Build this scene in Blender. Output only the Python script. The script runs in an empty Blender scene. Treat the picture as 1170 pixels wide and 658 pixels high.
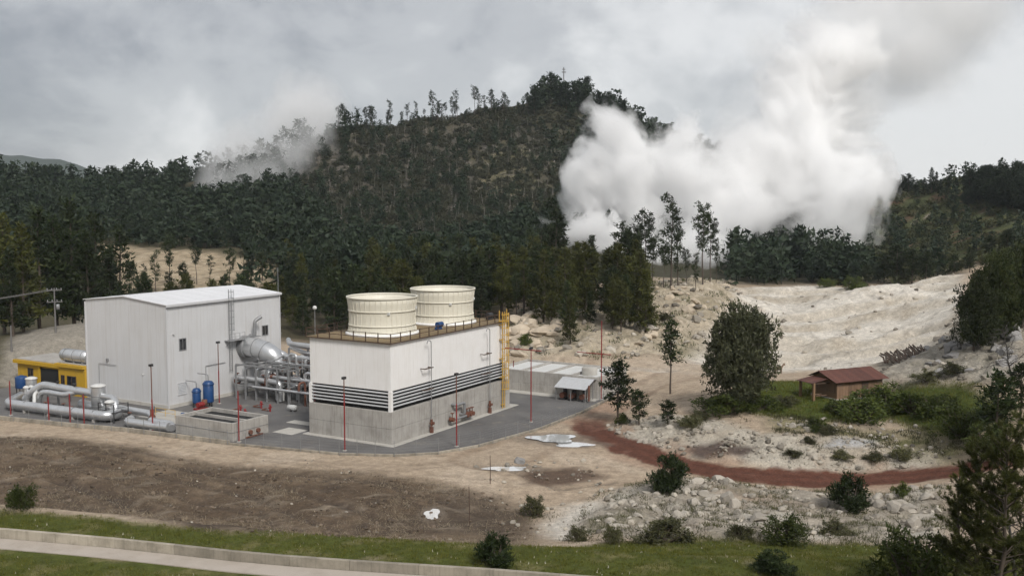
import bpy, math, random
import numpy as np
from mathutils import Vector, Matrix

# ------------------------------------------------------------------ scene, camera, sky, sun, exposure
SC = bpy.context.scene
COL = SC.collection
FPX = 1185.0                     # focal length in pixels of the 1170 px wide photograph
CAM_H = 30.7                     # camera height above the plant yard
TILT = math.atan(101 / 1185.0)   # camera looks slightly down
cam = bpy.data.cameras.new('camera')
cam.sensor_width = 36.0
cam.lens = 36.0 * FPX / 1170.0
cam.clip_start = 0.5
cam.clip_end = 12000
camo = bpy.data.objects.new('camera', cam)
COL.objects.link(camo)
camo.location = (0, 0, CAM_H)
camo.rotation_euler = (math.pi / 2 - TILT, 0, 0)
SC.camera = camo

SUN_AZ, SUN_EL = math.radians(155), math.radians(44)     # azimuth measured clockwise from +Y (view direction)
sun = bpy.data.lights.new('sun', 'SUN')
sun.energy = 1.5
sun.angle = math.radians(16)
sun.color = (1.0, 0.965, 0.92)
suno = bpy.data.objects.new('sun', sun)
COL.objects.link(suno)
sd_ = Vector((math.sin(SUN_AZ) * math.cos(SUN_EL), math.cos(SUN_AZ) * math.cos(SUN_EL), math.sin(SUN_EL)))
suno.rotation_euler = sd_.to_track_quat('Z', 'Y').to_euler()
suno.location = sd_ * 300

world = bpy.data.worlds.new('World')
SC.world = world
world.use_nodes = True
wn, wl = world.node_tree.nodes, world.node_tree.links
wn.clear()
w_out = wn.new('ShaderNodeOutputWorld')
w_bg = wn.new('ShaderNodeBackground')
w_bg.inputs['Strength'].default_value = 0.1
w_sky = wn.new('ShaderNodeTexSky')
w_sky.sky_type = 'NISHITA'
w_sky.sun_disc = False
w_sky.sun_elevation = SUN_EL
w_sky.sun_rotation = SUN_AZ
w_tc = wn.new('ShaderNodeTexCoord')
w_sep = wn.new('ShaderNodeSeparateXYZ')
wl.new(w_tc.outputs['Generated'], w_sep.inputs[0])
# flat cloud deck seen in perspective: direction / (height + k)
w_abs = wn.new('ShaderNodeMath'); w_abs.operation = 'ABSOLUTE'
wl.new(w_sep.outputs['Z'], w_abs.inputs[0])
w_add = wn.new('ShaderNodeMath'); w_add.operation = 'ADD'; w_add.inputs[1].default_value = 0.95
wl.new(w_abs.outputs[0], w_add.inputs[0])
w_div = wn.new('ShaderNodeVectorMath'); w_div.operation = 'DIVIDE'
w_cmb = wn.new('ShaderNodeCombineXYZ')
for k in range(3):
    wl.new(w_add.outputs[0], w_cmb.inputs[k])
wl.new(w_tc.outputs['Generated'], w_div.inputs[0])
wl.new(w_cmb.outputs[0], w_div.inputs[1])
def wnoise(scale, detail, w, dist=0.0, rough=0.55):
    n = wn.new('ShaderNodeTexNoise'); n.noise_dimensions = '4D'
    n.inputs['Scale'].default_value = scale; n.inputs['Detail'].default_value = detail
    n.inputs['W'].default_value = w; n.inputs['Distortion'].default_value = dist
    n.inputs['Roughness'].default_value = rough
    wl.new(w_div.outputs[0], n.inputs['Vector'])
    return n
SKY_SEED = 31.2
n1 = wnoise(2.7, 5, SKY_SEED, 0.25, 0.5)
n2 = wnoise(8.0, 7, SKY_SEED + 7.7, 0.3, 0.6)
w_mix = wn.new('ShaderNodeMix'); w_mix.data_type = 'FLOAT'; w_mix.inputs[0].default_value = 0.33
wl.new(n1.outputs['Fac'], w_mix.inputs[2]); wl.new(n2.outputs['Fac'], w_mix.inputs[3])
w_ramp = wn.new('ShaderNodeValToRGB')
r = w_ramp.color_ramp
r.interpolation = 'EASE'
r.elements[0].position = 0.41; r.elements[0].color = (1.58, 1.65, 1.79, 1)
r.elements[1].position = 0.60; r.elements[1].color = (4.0, 4.01, 4.03, 1)
e = r.elements.new(0.50); e.color = (2.62, 2.67, 2.76, 1)
wl.new(w_mix.outputs[0], w_ramp.inputs[0])
w_m2 = wn.new('ShaderNodeMix'); w_m2.data_type = 'RGBA'; w_m2.inputs[0].default_value = 0.95
wl.new(w_sky.outputs[0], w_m2.inputs[6]); wl.new(w_ramp.outputs[0], w_m2.inputs[7])
wl.new(w_m2.outputs[2], w_bg.inputs['Color'])
wl.new(w_bg.outputs[0], w_out.inputs['Surface'])

vs = SC.view_settings
vs.view_transform = 'Standard'; vs.look = 'None'; vs.exposure = 1.0; vs.gamma = 1.0; vs.use_curve_mapping = False
cy = SC.cycles
cy.use_denoising = True
cy.max_bounces = 20; cy.diffuse_bounces = 2; cy.glossy_bounces = 3; cy.transparent_max_bounces = 12
cy.volume_bounces = 19
cy.volume_step_rate = 0.36
cy.use_adaptive_sampling = True
cy.adaptive_threshold = 0.03

# ------------------------------------------------------------------ helpers
R = random.Random(7)
CT_, ST_ = math.cos(TILT), math.sin(TILT)
def ray(px, py):
    a = (px - 585.0) / FPX; b = -(py - 329.0) / FPX
    return (a, CT_ + ST_ * b, -ST_ + CT_ * b)
def survey(px, py, d):
    """world point at distance d (along +Y) for a bearing read off the photograph"""
    q = ray(px, py); t = d / q[1]
    return (q[0] * t, d, CAM_H + q[2] * t)
def flat(px, py, z=0.0):
    q = ray(px, py); t = (z - CAM_H) / q[2]
    return (q[0] * t, q[1] * t, z)

# plant axes: U runs along the cooling tower's long side, V at right angles to it
PA = math.radians(59.5)
PO = flat(447, 508)
UX, UY = math.cos(PA), math.sin(PA)
def uv(u, v, z=0.0):
    return Vector((PO[0] + u * UX - v * UY, PO[1] + u * UY + v * UX, z))

class MB:
    """collects shapes for ONE mesh"""
    def __init__(s):
        s.v = []; s.f = []; s.sm = []
    def add(s, vs_, fs, smooth=False):
        o = len(s.v); s.v += [tuple(p) for p in vs_]
        s.f += [tuple(i + o for i in f) for f in fs]; s.sm += [smooth] * len(fs)
        return s
    def box(s, x0, x1, y0, y1, z0, z1):
        p = [(x0, y0, z0), (x1, y0, z0), (x1, y1, z0), (x0, y1, z0), (x0, y0, z1), (x1, y0, z1), (x1, y1, z1), (x0, y1, z1)]
        return s.add(p, [(0, 3, 2, 1), (4, 5, 6, 7), (0, 1, 5, 4), (1, 2, 6, 5), (2, 3, 7, 6), (3, 0, 4, 7)])
    def bevbox(s, x0, x1, y0, y1, z0, z1, b=0.03):
        pts = []
        for z, i in ((z0, b), (z0 + b, 0), (z1 - b, 0), (z1, b)):
            pts.append([(x0 + i, y0 + i, z), (x1 - i, y0 + i, z), (x1 - i, y1 - i, z), (x0 + i, y1 - i, z)])
        vs_ = [p for q in pts for p in q]; fs = [(3, 2, 1, 0), (12, 13, 14, 15)]
        for k in range(3):
            for j in range(4):
                a, b2 = k * 4 + j, k * 4 + (j + 1) % 4
                fs.append((a, b2, b2 + 4, a + 4))
        return s.add(vs_, fs)
    def tube(s, path, r, n=10, cap=True, smooth=True):
        P = [Vector(p) for p in path]; m = len(P)
        rs = r if isinstance(r, (list, tuple)) else [r] * m
        t = []
        for i in range(m):
            d = Vector((0, 0, 0))
            if i > 0: d += (P[i] - P[i - 1]).normalized()
            if i < m - 1: d += (P[i + 1] - P[i]).normalized()
            t.append(d.normalized() if d.length > 1e-6 else Vector((0, 0, 1)))
        up = Vector((0, 0, 1)) if abs(t[0].z) < 0.9 else Vector((1, 0, 0))
        nx = t[0].cross(up).normalized(); vs_ = []
        for i in range(m):
            nx = (nx - t[i] * nx.dot(t[i])).normalized(); ny = t[i].cross(nx)
            k = 1.0
            if 0 < i < m - 1:
                c = (P[i] - P[i - 1]).normalized().dot((P[i + 1] - P[i]).normalized())
                k = 1.0
            for j in range(n):
                a = 2 * math.pi * j / n
                vs_.append(P[i] + (nx * math.cos(a) + ny * math.sin(a)) * rs[i] * k)
        fs = []
        for i in range(m - 1):
            for j in range(n):
                fs.append((i * n + j, i * n + (j + 1) % n, (i + 1) * n + (j + 1) % n, (i + 1) * n + j))
        s.add(vs_, fs, smooth)
        if cap:
            o = len(s.v)
            s.add([vs_[j] for j in range(n)], [tuple(range(n))[::-1]])
            s.add([vs_[(m - 1) * n + j] for j in range(n)], [tuple(range(n))])
        return s
    def cyl(s, p0, p1, r, n=12, r1=None):
        return s.tube([p0, p1], [r, r if r1 is None else r1], n)
    def lathe(s, prof, c=(0, 0, 0), n=32, smooth=True):
        vs_ = []
        for (r_, z) in prof:
            for j in range(n):
                a = 2 * math.pi * j / n
                vs_.append((c[0] + r_ * math.cos(a), c[1] + r_ * math.sin(a), c[2] + z))
        fs = []
        for i in range(len(prof) - 1):
            for j in range(n):
                fs.append((i * n + j, i * n + (j + 1) % n, (i + 1) * n + (j + 1) % n, (i + 1) * n + j))
        s.add(vs_, fs, smooth)
        return s
    def mesh(s, name):
        me = bpy.data.meshes.new(name)
        me.from_pydata(s.v, [], s.f); me.update()
        me.polygons.foreach_set('use_smooth', s.sm)
        return me
    def build(s, name, mat, parent=None):
        return link(name, s.mesh(name), mat, parent)

def link(name, me, mat=None, parent=None, loc=None):
    o = bpy.data.objects.new(name, me); COL.objects.link(o)
    if mat is not None and me is not None and not me.materials:
        me.materials.append(mat)
    if parent: o.parent = parent
    if loc is not None: o.location = loc
    return o
def tag(o, label=None, cat=None, group=None, kind=None):
    if label: o['label'] = label
    if cat: o['category'] = cat
    if group: o['group'] = group
    if kind: o['kind'] = kind
    return o
def empty(name, loc, rz=0.0, label=None, cat=None, group=None):
    o = bpy.data.objects.new(name, None); COL.objects.link(o)
    o.empty_display_size = 0.3
    o.location = loc; o.rotation_euler = (0, 0, rz)
    return tag(o, label, cat, group)
def at_uv(name, u, v, label, cat, group=None, z=0.0, rz=0.0):
    return empty(name, uv(u, v, z), PA + rz, label, cat, group)
def bend(pts, r, k=6):
    """round the corners of a pipe run with radius r"""
    P = [Vector(p) for p in pts]; out = [P[0]]
    for i in range(1, len(P) - 1):
        a = (P[i - 1] - P[i]); b = (P[i + 1] - P[i]); q = min(r, a.length * .49, b.length * .49)
        A, B = P[i] + a.normalized() * q, P[i] + b.normalized() * q
        for j in range(k + 1):
            t = j / k
            out.append(A * (1 - t) ** 2 + P[i] * 2 * t * (1 - t) + B * t * t)
    out.append(P[-1]); return out

# fast numpy mesh: triangles only, optional per-vertex tint attribute
def np_mesh(name, V, T, tint=None, smooth=False):
    me = bpy.data.meshes.new(name)
    nv, nt = len(V), len(T)
    me.vertices.add(nv); me.vertices.foreach_set('co', np.ascontiguousarray(V, dtype=np.float32).ravel())
    me.loops.add(nt * 3); me.loops.foreach_set('vertex_index', np.ascontiguousarray(T, dtype=np.int32).ravel())
    me.polygons.add(nt)
    me.polygons.foreach_set('loop_start', np.arange(0, nt * 3, 3, dtype=np.int32))
    me.polygons.foreach_set('loop_total', np.full(nt, 3, dtype=np.int32))
    me.polygons.foreach_set('use_smooth', np.full(nt, smooth, dtype=bool))
    if tint is not None:
        at = me.attributes.new('tint', 'FLOAT', 'POINT'); at.data.foreach_set('value', np.ascontiguousarray(tint, dtype=np.float32))
    me.update(calc_edges=True)
    return me

# ------------------------------------------------------------------ materials (procedural)
MATS = {}
def nmat(name):
    m = bpy.data.materials.new(name); m.use_nodes = True
    n, l = m.node_tree.nodes, m.node_tree.links
    return m, n, l, n['Principled BSDF']
def mixc(n, l, fac, a, b, mode='MIX'):
    x = n.new('ShaderNodeMix'); x.data_type = 'RGBA'; x.blend_type = mode
    for sock, val in ((0, fac), (6, a), (7, b)):
        if hasattr(val, 'links') or hasattr(val, 'is_output'): l.new(val, x.inputs[sock])
        elif sock == 0: x.inputs[0].default_value = val
        else: x.inputs[sock].default_value = (*val[:3], 1)
    return x.outputs[2]
def ntex(n, l, vec, scale, detail=4, rough=0.6, dist=0.0):
    t = n.new('ShaderNodeTexNoise'); t.inputs['Scale'].default_value = scale; t.inputs['Detail'].default_value = detail
    t.inputs['Roughness'].default_value = rough; t.inputs['Distortion'].default_value = dist
    if vec is not None: l.new(vec, t.inputs['Vector'])
    return t.outputs['Fac']
def mrange(n, l, v, a, b, c=0.0, d=1.0):
    x = n.new('ShaderNodeMapRange'); l.new(v, x.inputs[0])
    for k, q in zip((1, 2, 3, 4), (a, b, c, d)): x.inputs[k].default_value = q
    return x.outputs[0]
def objco(n):
    return n.new('ShaderNodeTexCoord').outputs['Object']
def mapped(n, l, vec, sc):
    m = n.new('ShaderNodeMapping'); m.inputs['Scale'].default_value = sc; l.new(vec, m.inputs['Vector']); return m.outputs[0]

def paint(name, col, rough=0.5, metal=0.0, dirt=0.25, dirtcol=(0.12, 0.09, 0.06), scale=1.5, streak=0.0, bump=0.0, vary=0.0):
    """painted / cast surface with blotches, vertical run-off streaks and a little relief"""
    if name in MATS: return MATS[name]
    m, n, l, b = nmat(name); co = objco(n)
    c = None
    f = mrange(n, l, ntex(n, l, co, scale, 6, 0.65), 0.45, 0.8)
    mul = n.new('ShaderNodeMath'); mul.operation = 'MULTIPLY'; mul.inputs[1].default_value = dirt; l.new(f, mul.inputs[0])
    c = mixc(n, l, mul.outputs[0], col, dirtcol)
    if streak:
        sv = mapped(n, l, co, (3.0, 3.0, 0.12))
        f2 = mrange(n, l, ntex(n, l, sv, 1.6, 5, 0.7), 0.5, 0.78)
        m2 = n.new('ShaderNodeMath'); m2.operation = 'MULTIPLY'; m2.inputs[1].default_value = streak; l.new(f2, m2.inputs[0])
        c = mixc(n, l, m2.outputs[0], c, dirtcol)
    if vary:
        oi = n.new('ShaderNodeObjectInfo')
        k = mrange(n, l, oi.outputs['Random'], 0, 1, 1 - vary, 1 + vary)
        vm = n.new('ShaderNodeVectorMath'); vm.operation = 'SCALE'; l.new(c, vm.inputs[0]); l.new(k, vm.inputs['Scale']); c = vm.outputs[0]
    l.new(c, b.inputs['Base Color'])
    b.inputs['Roughness'].default_value = rough; b.inputs['Metallic'].default_value = metal
    if bump:
        bp = n.new('ShaderNodeBump'); bp.inputs['Strength'].default_value = bump; bp.inputs['Distance'].default_value = 0.05
        l.new(ntex(n, l, co, scale * 6, 5), bp.inputs['Height']); l.new(bp.outputs[0], b.inputs['Normal'])
    MATS[name] = m
    return m

def foliage(name, col, col2, vary=0.35, transl=0.25):
    if name in MATS: return MATS[name]
    m, n, l, b = nmat(name)
    at = n.new('ShaderNodeAttribute'); at.attribute_name = 'tint'
    oi = n.new('ShaderNodeObjectInfo')
    c = mixc(n, l, at.outputs['Fac'], col, col2)
    k = mrange(n, l, oi.outputs['Random'], 0, 1, 1 - vary, 1 + vary)
    vm = n.new('ShaderNodeVectorMath'); vm.operation = 'SCALE'; l.new(c, vm.inputs[0]); l.new(k, vm.inputs['Scale'])
    l.new(vm.outputs[0], b.inputs['Base Color'])
    b.inputs['Roughness'].default_value = 0.6
    b.inputs['Specular IOR Level'].default_value = 0.25
    if transl:
        t = n.new('ShaderNodeBsdfTranslucent'); l.new(vm.outputs[0], t.inputs['Color'])
        mx = n.new('ShaderNodeMixShader'); mx.inputs[0].default_value = transl
        l.new(b.outputs[0], mx.inputs[1]); l.new(t.outputs[0], mx.inputs[2])
        l.new(mx.outputs[0], n['Material Output'].inputs['Surface'])
    MATS[name] = m
    return m

M_WHITE = paint('white_cladding', (0.82, 0.81, 0.795), 0.55, 0, 0.16, (0.42, 0.36, 0.28), 0.35, 0.30)
M_HALL = paint('hall_cladding', (0.56, 0.56, 0.565), 0.5, 0, 0.10, (0.32, 0.29, 0.25), 0.3, 0.14)
M_ROOF = paint('roof_sheet_paint', (0.74, 0.74, 0.75), 0.45, 0, 0.12, (0.35, 0.33, 0.3), 0.3, 0, vary=0.03)
M_CONC = paint('cast_concrete', (0.40, 0.38, 0.35), 0.9, 0, 0.6, (0.15, 0.135, 0.115), 0.5, 0.7, 0.4)
M_CONCL = paint('pale_concrete', (0.46, 0.44, 0.40), 0.9, 0, 0.4, (0.24, 0.21, 0.17), 0.8, 0.2, 0.3, vary=0.12)
M_WALLC = paint('weathered_wall_concrete', (0.36, 0.32, 0.26), 0.95, 0, 0.75, (0.10, 0.09, 0.065), 0.7, 0.5, 0.5, vary=0.25)
M_CREAM = paint('cream_fibreglass', (0.70, 0.665, 0.56), 0.45, 0, 0.12, (0.4, 0.34, 0.22), 0.6, 0.22)
M_SILVER = paint('aluminium_jacket', (0.62, 0.63, 0.64), 0.38, 0.75, 0.25, (0.2, 0.19, 0.18), 1.2, 0.1)
M_STEEL = paint('grey_steel', (0.27, 0.275, 0.28), 0.5, 0.3, 0.4, (0.13, 0.09, 0.06), 1.5)
M_DARK = paint('shade_black', (0.012, 0.012, 0.012), 0.8, 0, 0.2, (0.03, 0.025, 0.02))  # near-black paint standing in for shade inside louvres, bay and basin
M_RED = paint('red_paint', (0.24, 0.022, 0.022), 0.5, 0, 0.35, (0.10, 0.03, 0.02), 2.0)
M_RUST = paint('rust_steel', (0.17, 0.07, 0.045), 0.8, 0.1, 0.6, (0.07, 0.035, 0.025), 3.0)
M_BLUE = paint('blue_paint', (0.012, 0.055, 0.17), 0.4, 0, 0.25, (0.02, 0.03, 0.05), 2.0)
M_YEL = paint('yellow_paint', (0.50, 0.30, 0.018), 0.6, 0, 0.25, (0.25, 0.15, 0.04), 0.8, 0.3)
M_YLAD = paint('yellow_ladder_paint', (0.60, 0.37, 0.07), 0.5, 0, 0.3, (0.3, 0.17, 0.05), 3.0)
M_BROWN = paint('brown_timber', (0.075, 0.045, 0.03), 0.8, 0, 0.4, (0.03, 0.02, 0.015), 3.0)
M_DECK = paint('deck_timber', (0.22, 0.16, 0.085), 0.85, 0, 0.5, (0.10, 0.07, 0.04), 1.0)
M_GLASS = paint('dark_glass', (0.02, 0.022, 0.025), 0.12, 0, 0.1)
M_BLACK = paint('black_steel', (0.03, 0.03, 0.032), 0.5, 0, 0.3, (0.06, 0.04, 0.03), 2.0)
M_LAMP = paint('lamp_housing', (0.62, 0.62, 0.6), 0.4)
M_GALV = paint('galvanised_sheet', (0.55, 0.56, 0.57), 0.45, 0.2, 0.25, (0.28, 0.24, 0.2), 1.5)
M_LINER = paint('pale_basin_liner', (0.62, 0.62, 0.60), 0.6, 0, 0.3, (0.35, 0.33, 0.28), 0.5)
M_ADOBE = paint('adobe_plaster', (0.25, 0.155, 0.09), 0.9, 0, 0.4, (0.2, 0.1, 0.05), 1.2, 0.2, 0.4)
M_PLANK = paint('weathered_plank', (0.21, 0.13, 0.08), 0.85, 0, 0.5, (0.13, 0.07, 0.04), 2.0, 0.4, vary=0.25)
M_RUSTROOF = paint('rusty_roof_sheet', (0.115, 0.046, 0.033), 0.75, 0.1, 0.55, (0.075, 0.04, 0.035), 1.3, 0, vary=0.25)
M_BARK = paint('pine_bark', (0.085, 0.065, 0.05), 0.9, 0, 0.5, (0.035, 0.028, 0.022), 3.0)
M_DEADWOOD = paint('dead_wood', (0.06, 0.055, 0.05), 0.9, 0, 0.4, (0.1, 0.09, 0.075), 3.0)
M_TIMBERPOLE = paint('grey_pole', (0.16, 0.155, 0.15), 0.8, 0, 0.3, (0.08, 0.07, 0.06), 2.0)
M_ROCK = paint('boulder_stone', (0.36, 0.325, 0.275), 0.95, 0, 0.55, (0.17, 0.155, 0.135), 0.9, 0, 0.6, vary=0.22)
M_ROCKT = paint('tan_boulder_stone', (0.50, 0.42, 0.32), 0.95, 0, 0.5, (0.24, 0.19, 0.14), 0.7, 0, 0.6, vary=0.18)
M_ROCKG = paint('grey_boulder_stone', (0.27, 0.26, 0.25), 0.95, 0, 0.55, (0.14, 0.13, 0.12), 0.9, 0, 0.6, vary=0.2)
F_PINE = foliage('pine_needles', (0.012, 0.022, 0.008), (0.036, 0.050, 0.014))
F_PINEY = foliage('yellowish_pine_needles', (0.028, 0.036, 0.008), (0.078, 0.080, 0.017))
F_FAR = foliage('far_pine_needles', (0.009, 0.019, 0.010), (0.027, 0.039, 0.019), 0.3, 0.15)
F_BROAD = foliage('broad_leaves', (0.024, 0.030, 0.011), (0.125, 0.13, 0.07))
F_BUSH = foliage('bush_leaves', (0.024, 0.041, 0.008), (0.095, 0.115, 0.024))
F_DULL = foliage('dull_scrub_leaves', (0.05, 0.055, 0.025), (0.12, 0.115, 0.05))
F_GRASS = foliage('grass_blades', (0.052, 0.068, 0.009), (0.175, 0.172, 0.032), 0.0)
F_STRAW = foliage('dry_straw', (0.15, 0.115, 0.075), (0.40, 0.33, 0.23), 0.0, 0.1)
F_DEADFAR = foliage('far_dead_wood', (0.16, 0.14, 0.125), (0.33, 0.30, 0.27), 0.0, 0.0)

# ------------------------------------------------------------------ terrain
def fade(t): return t * t * t * (t * (t * 6 - 15) + 10)
_perm = np.random.RandomState(11).permutation(512)
_ang = np.random.RandomState(5).rand(512) * 2 * np.pi
_gx, _gy = np.cos(_ang), np.sin(_ang)
def perlin(x, y, seed=0):
    x = np.asarray(x, float); y = np.asarray(y, float)
    xi = np.floor(x).astype(int); yi = np.floor(y).astype(int); xf = x - xi; yf = y - yi
    def gr(ix, iy, dx, dy):
        h = _perm[(_perm[(ix + seed * 17) & 511] + iy) & 511]
        return _gx[h] * dx + _gy[h] * dy
    u, v = fade(xf), fade(yf)
    a = gr(xi, yi, xf, yf); b = gr(xi + 1, yi, xf - 1, yf); c = gr(xi, yi + 1, xf, yf - 1); d = gr(xi + 1, yi + 1, xf - 1, yf - 1)
    return (a + u * (b - a)) * (1 - v) + (c + u * (d - c)) * v
def fbm(x, y, scale, octv=4, seed=0, gain=0.5, ridged=False):
    s = 0; a = 1.0; f = 1.0 / scale; t = 0
    for k in range(octv):
        p = perlin(x * f + 31.7 * k, y * f - 17.3 * k, seed + k)
        if ridged: p = 0.5 - np.abs(p) * 1.4
        s = s + a * p; t += a; a *= gain; f *= 2.03
    return s / t * 1.6
def sdf(poly, x, y):
    """signed distance to polygon, negative inside"""
    P = np.asarray(poly, float)[:, :2]; n = len(P)
    d = np.full(x.shape, 1e9); ins = np.zeros(x.shape, bool)
    for i in range(n):
        ax, ay = P[i]; bx, by = P[(i + 1) % n]
        ex, ey = bx - ax, by - ay
        t = np.clip(((x - ax) * ex + (y - ay) * ey) / (ex * ex + ey * ey + 1e-9), 0, 1)
        d = np.minimum(d, (x - ax - t * ex) ** 2 + (y - ay - t * ey) ** 2)
        c = ((ay > y) != (by > y)) & (x < (bx - ax) * (y - ay) / (by - ay + 1e-12) + ax)
        ins ^= c
    d = np.sqrt(d)
    return np.where(ins, -d, d)
def ldist(line, x, y):
    P = np.asarray(line, float)[:, :2]; d = np.full(x.shape, 1e9)
    for i in range(len(P) - 1):
        ax, ay = P[i]; ex, ey = P[i + 1] - P[i]
        t = np.clip(((x - ax) * ex + (y - ay) * ey) / (ex * ex + ey * ey + 1e-9), 0, 1)
        d = np.minimum(d, (x - ax - t * ex) ** 2 + (y - ay - t * ey) ** 2)
    return np.sqrt(d)
def sstep(a, b, v):
    t = np.clip((v - a) / (b - a), 0, 1); return t * t * (3 - 2 * t)

YARD = [uv(*q) for q in [(-17, 70), (-15.4, 57), (-13.6, 45.5), (-11.4, 34.7), (-9.9, 18), (-6.9, 2.5), (-4.2, -3.6), (-0.6, -7.4), (5, -9.7), (17.5, -11.6),
                         (30, -11.6), (41, -10.6), (53, -8), (53, 12), (40, 30), (34, 46), (30, 60), (8, 78), (-17, 80)]]
# survey: bearing + distance of ground points that the photograph shows (or hides behind trees)
SV = [
 # in front of the fence
 (60, 500, 131), (150, 505, 128.5), (280, 520, 122), (400, 530, 118), (520, 530, 118), (640, 495, 133), (690, 470, 147),
 (0, 530, 116.5), (100, 560, 106), (0, 575, 103), (200, 590, 98), (300, 600, 96), (450, 610, 93), (560, 600, 97), (420, 570, 104), (250, 550, 110), (560, 555, 109),
 (640, 560, 109), (640, 600, 97), (700, 590, 98), (780, 560, 106), (760, 605, 92),
 # grass bank in the foreground, path and wall
 (0, 592, 80), (150, 606, 79), (300, 624, 77.5), (450, 634, 76.5), (600, 634, 77), (700, 622, 80.5), (850, 621, 81), (1000, 626, 79), (1120, 634, 76),
 (0, 603, 77.5), (0, 615, 75), (200, 632, 72.8), (400, 651, 70), (700, 674, 67), (0, 628, 72.5), (300, 657, 68.4), (0, 666, 66), (585, 660, 69), (850, 642, 75), (1080, 650, 72),
 (0, 735, 58), (585, 720, 58), (1170, 690, 60), (0, 790, 42), (585, 790, 42), (1170, 790, 42),
 # track and rubble on the right
 (700, 497, 133.5), (770, 528, 120), (850, 543, 114.5), (950, 547, 113), (1060, 541, 112), (900, 585, 99), (1000, 590, 97.5), (1060, 600, 93),
 (730, 488, 134), (763, 490, 131.5), (847, 470, 135), (820, 500, 126), (900, 505, 122), (965, 512, 121), (1040, 505, 121), (940, 458, 140), (1000, 448, 143), (900, 440, 146), (870, 445, 144),
 (1050, 470, 130), (1100, 470, 125), (1170, 440, 123), (1170, 540, 99), (1150, 600, 84),
 # quarry
 (720, 440, 166), (800, 417, 188), (870, 425, 176), (900, 400, 204), (960, 415, 180), (1010, 410, 182), (900, 375, 230), (850, 345, 278), (900, 350, 262), (960, 385, 216), (1000, 355, 248), (1060, 380, 205),
 (850, 330, 305), (920, 328, 310), (1000, 333, 292), (1060, 325, 296), (1090, 318, 300), (1050, 412, 168), (1100, 385, 168), (1170, 385, 150), (1130, 405, 148),
 (1130, 345, 200), (1170, 325, 220), (985, 342, 268),
 # rocky ridge with the pine grove
 (600, 402, 195), (620, 376, 214), (660, 400, 192), (700, 408, 186), (745, 385, 205), (740, 365, 222), (700, 342, 248), (780, 350, 232), (825, 326, 252), (838, 350, 250), (770, 330, 255), (640, 345, 255), (590, 360, 240),
 (760, 318, 310), (690, 320, 320), (640, 322, 330),
 # valley behind the plant, clearing
 (500, 372, 235), (350, 388, 222), (430, 345, 300), (560, 345, 290), (520, 312, 350), (400, 308, 350),
 (130, 277, 375), (220, 288, 365), (300, 305, 350), (130, 318, 315), (220, 328, 305), (300, 328, 305), (60, 330, 300), (0, 320, 300),
 (0, 385, 205), (90, 370, 205), (150, 372, 225), (20, 386, 186), (60, 380, 186), (100, 372, 190),
 # big hill
 (360, 172, 545), (400, 152, 570), (440, 150, 590), (480, 138, 600), (540, 131, 600), (580, 128, 600), (625, 117, 600), (690, 126, 600), (718, 145, 610), (800, 190, 630), (900, 226, 640), (1000, 236, 640),
 (300, 216, 525), (250, 236, 515), (200, 240, 505), (130, 236, 505), (60, 226, 500), (0, 222, 500),
 (450, 250, 450), (550, 250, 455), (350, 264, 425), (250, 270, 410), (150, 268, 410), (50, 266, 410), (500, 200, 520), (600, 195, 525), (420, 200, 520), (640, 235, 480), (680, 190, 550), (650, 290, 380), (750, 270, 450), (850, 280, 430),
 # right hill
 (1000, 222, 500), (1060, 221, 470), (1110, 216, 445), (1170, 208, 420), (1040, 262, 430), (1100, 262, 390), (1160, 255, 350), (960, 300, 370), (1050, 298, 350), (1120, 300, 310), (1170, 295, 270), (880, 312, 380),
 # ground that falls away beyond the crests
 (200, 250, 700), (0, 246, 700), (500, 190, 780), (650, 180, 780), (1000, 232, 700), (1170, 225, 700), (800, 215, 800),
 (0, 235, 1100), (585, 225, 1100), (1170, 228, 1100)]
_cp = [survey(*q) for q in SV]
for (px, py, d) in SV:                     # the land goes on the same way beyond both edges of the picture
    if px <= 20:
        for e in (-130, -330): _cp.append(survey(e, py + (e + 10) * 0.01, d))
    if px >= 1150:
        for e in (1300, 1520): _cp.append(survey(e, py - (e - 1160) * 0.03, d))
_cp += [(0, 0, 28.9), (-60, 0, 29), (60, 0, 29), (-140, 10, 29), (140, 10, 30), (0, -60, 31), (-150, -80, 31), (150, -80, 32), (0, 18, 20.5), (-40, 22, 19.5), (40, 22, 20), (-300, 60, 22), (300, 60, 26)]
_cp += [tuple(p) for p in (uv(-14, 50, 0), uv(-11, 30, 0), uv(-8, 10, 0), uv(0, -8, 0), uv(20, -12.5, 0), uv(40, -12, .2), uv(20, 20, 0), uv(0, 50, 0), uv(45, 0, 0), uv(-14, 70, 0), uv(30, 50, 0), uv(-10, 82, .3), uv(-16, 90, .5))]
CPT = np.array(_cp, float)
def _phi(a, b):
    r2 = (a[:, None, 0] - b[None, :, 0]) ** 2 + (a[:, None, 1] - b[None, :, 1]) ** 2
    return np.sqrt(r2 + 36.0)
_A = -_phi(CPT, CPT) - 0.0; np.fill_diagonal(_A, _A.diagonal() + 0.6)
_n = len(CPT)
_B = np.zeros((_n + 1, _n + 1)); _B[:_n, :_n] = _A; _B[_n, :_n] = 1; _B[:_n, _n] = 1
_w = np.linalg.solve(_B, np.append(CPT[:, 2], 0))
def base_h(x, y):
    s = x.shape; q = np.stack([x.ravel(), y.ravel()], 1); out = np.empty(len(q))
    for i in range(0, len(q), 20000):
        out[i:i + 20000] = -_phi(q[i:i + 20000], CPT) @ _w[:_n] + _w[_n]
    return out.reshape(s)
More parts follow.
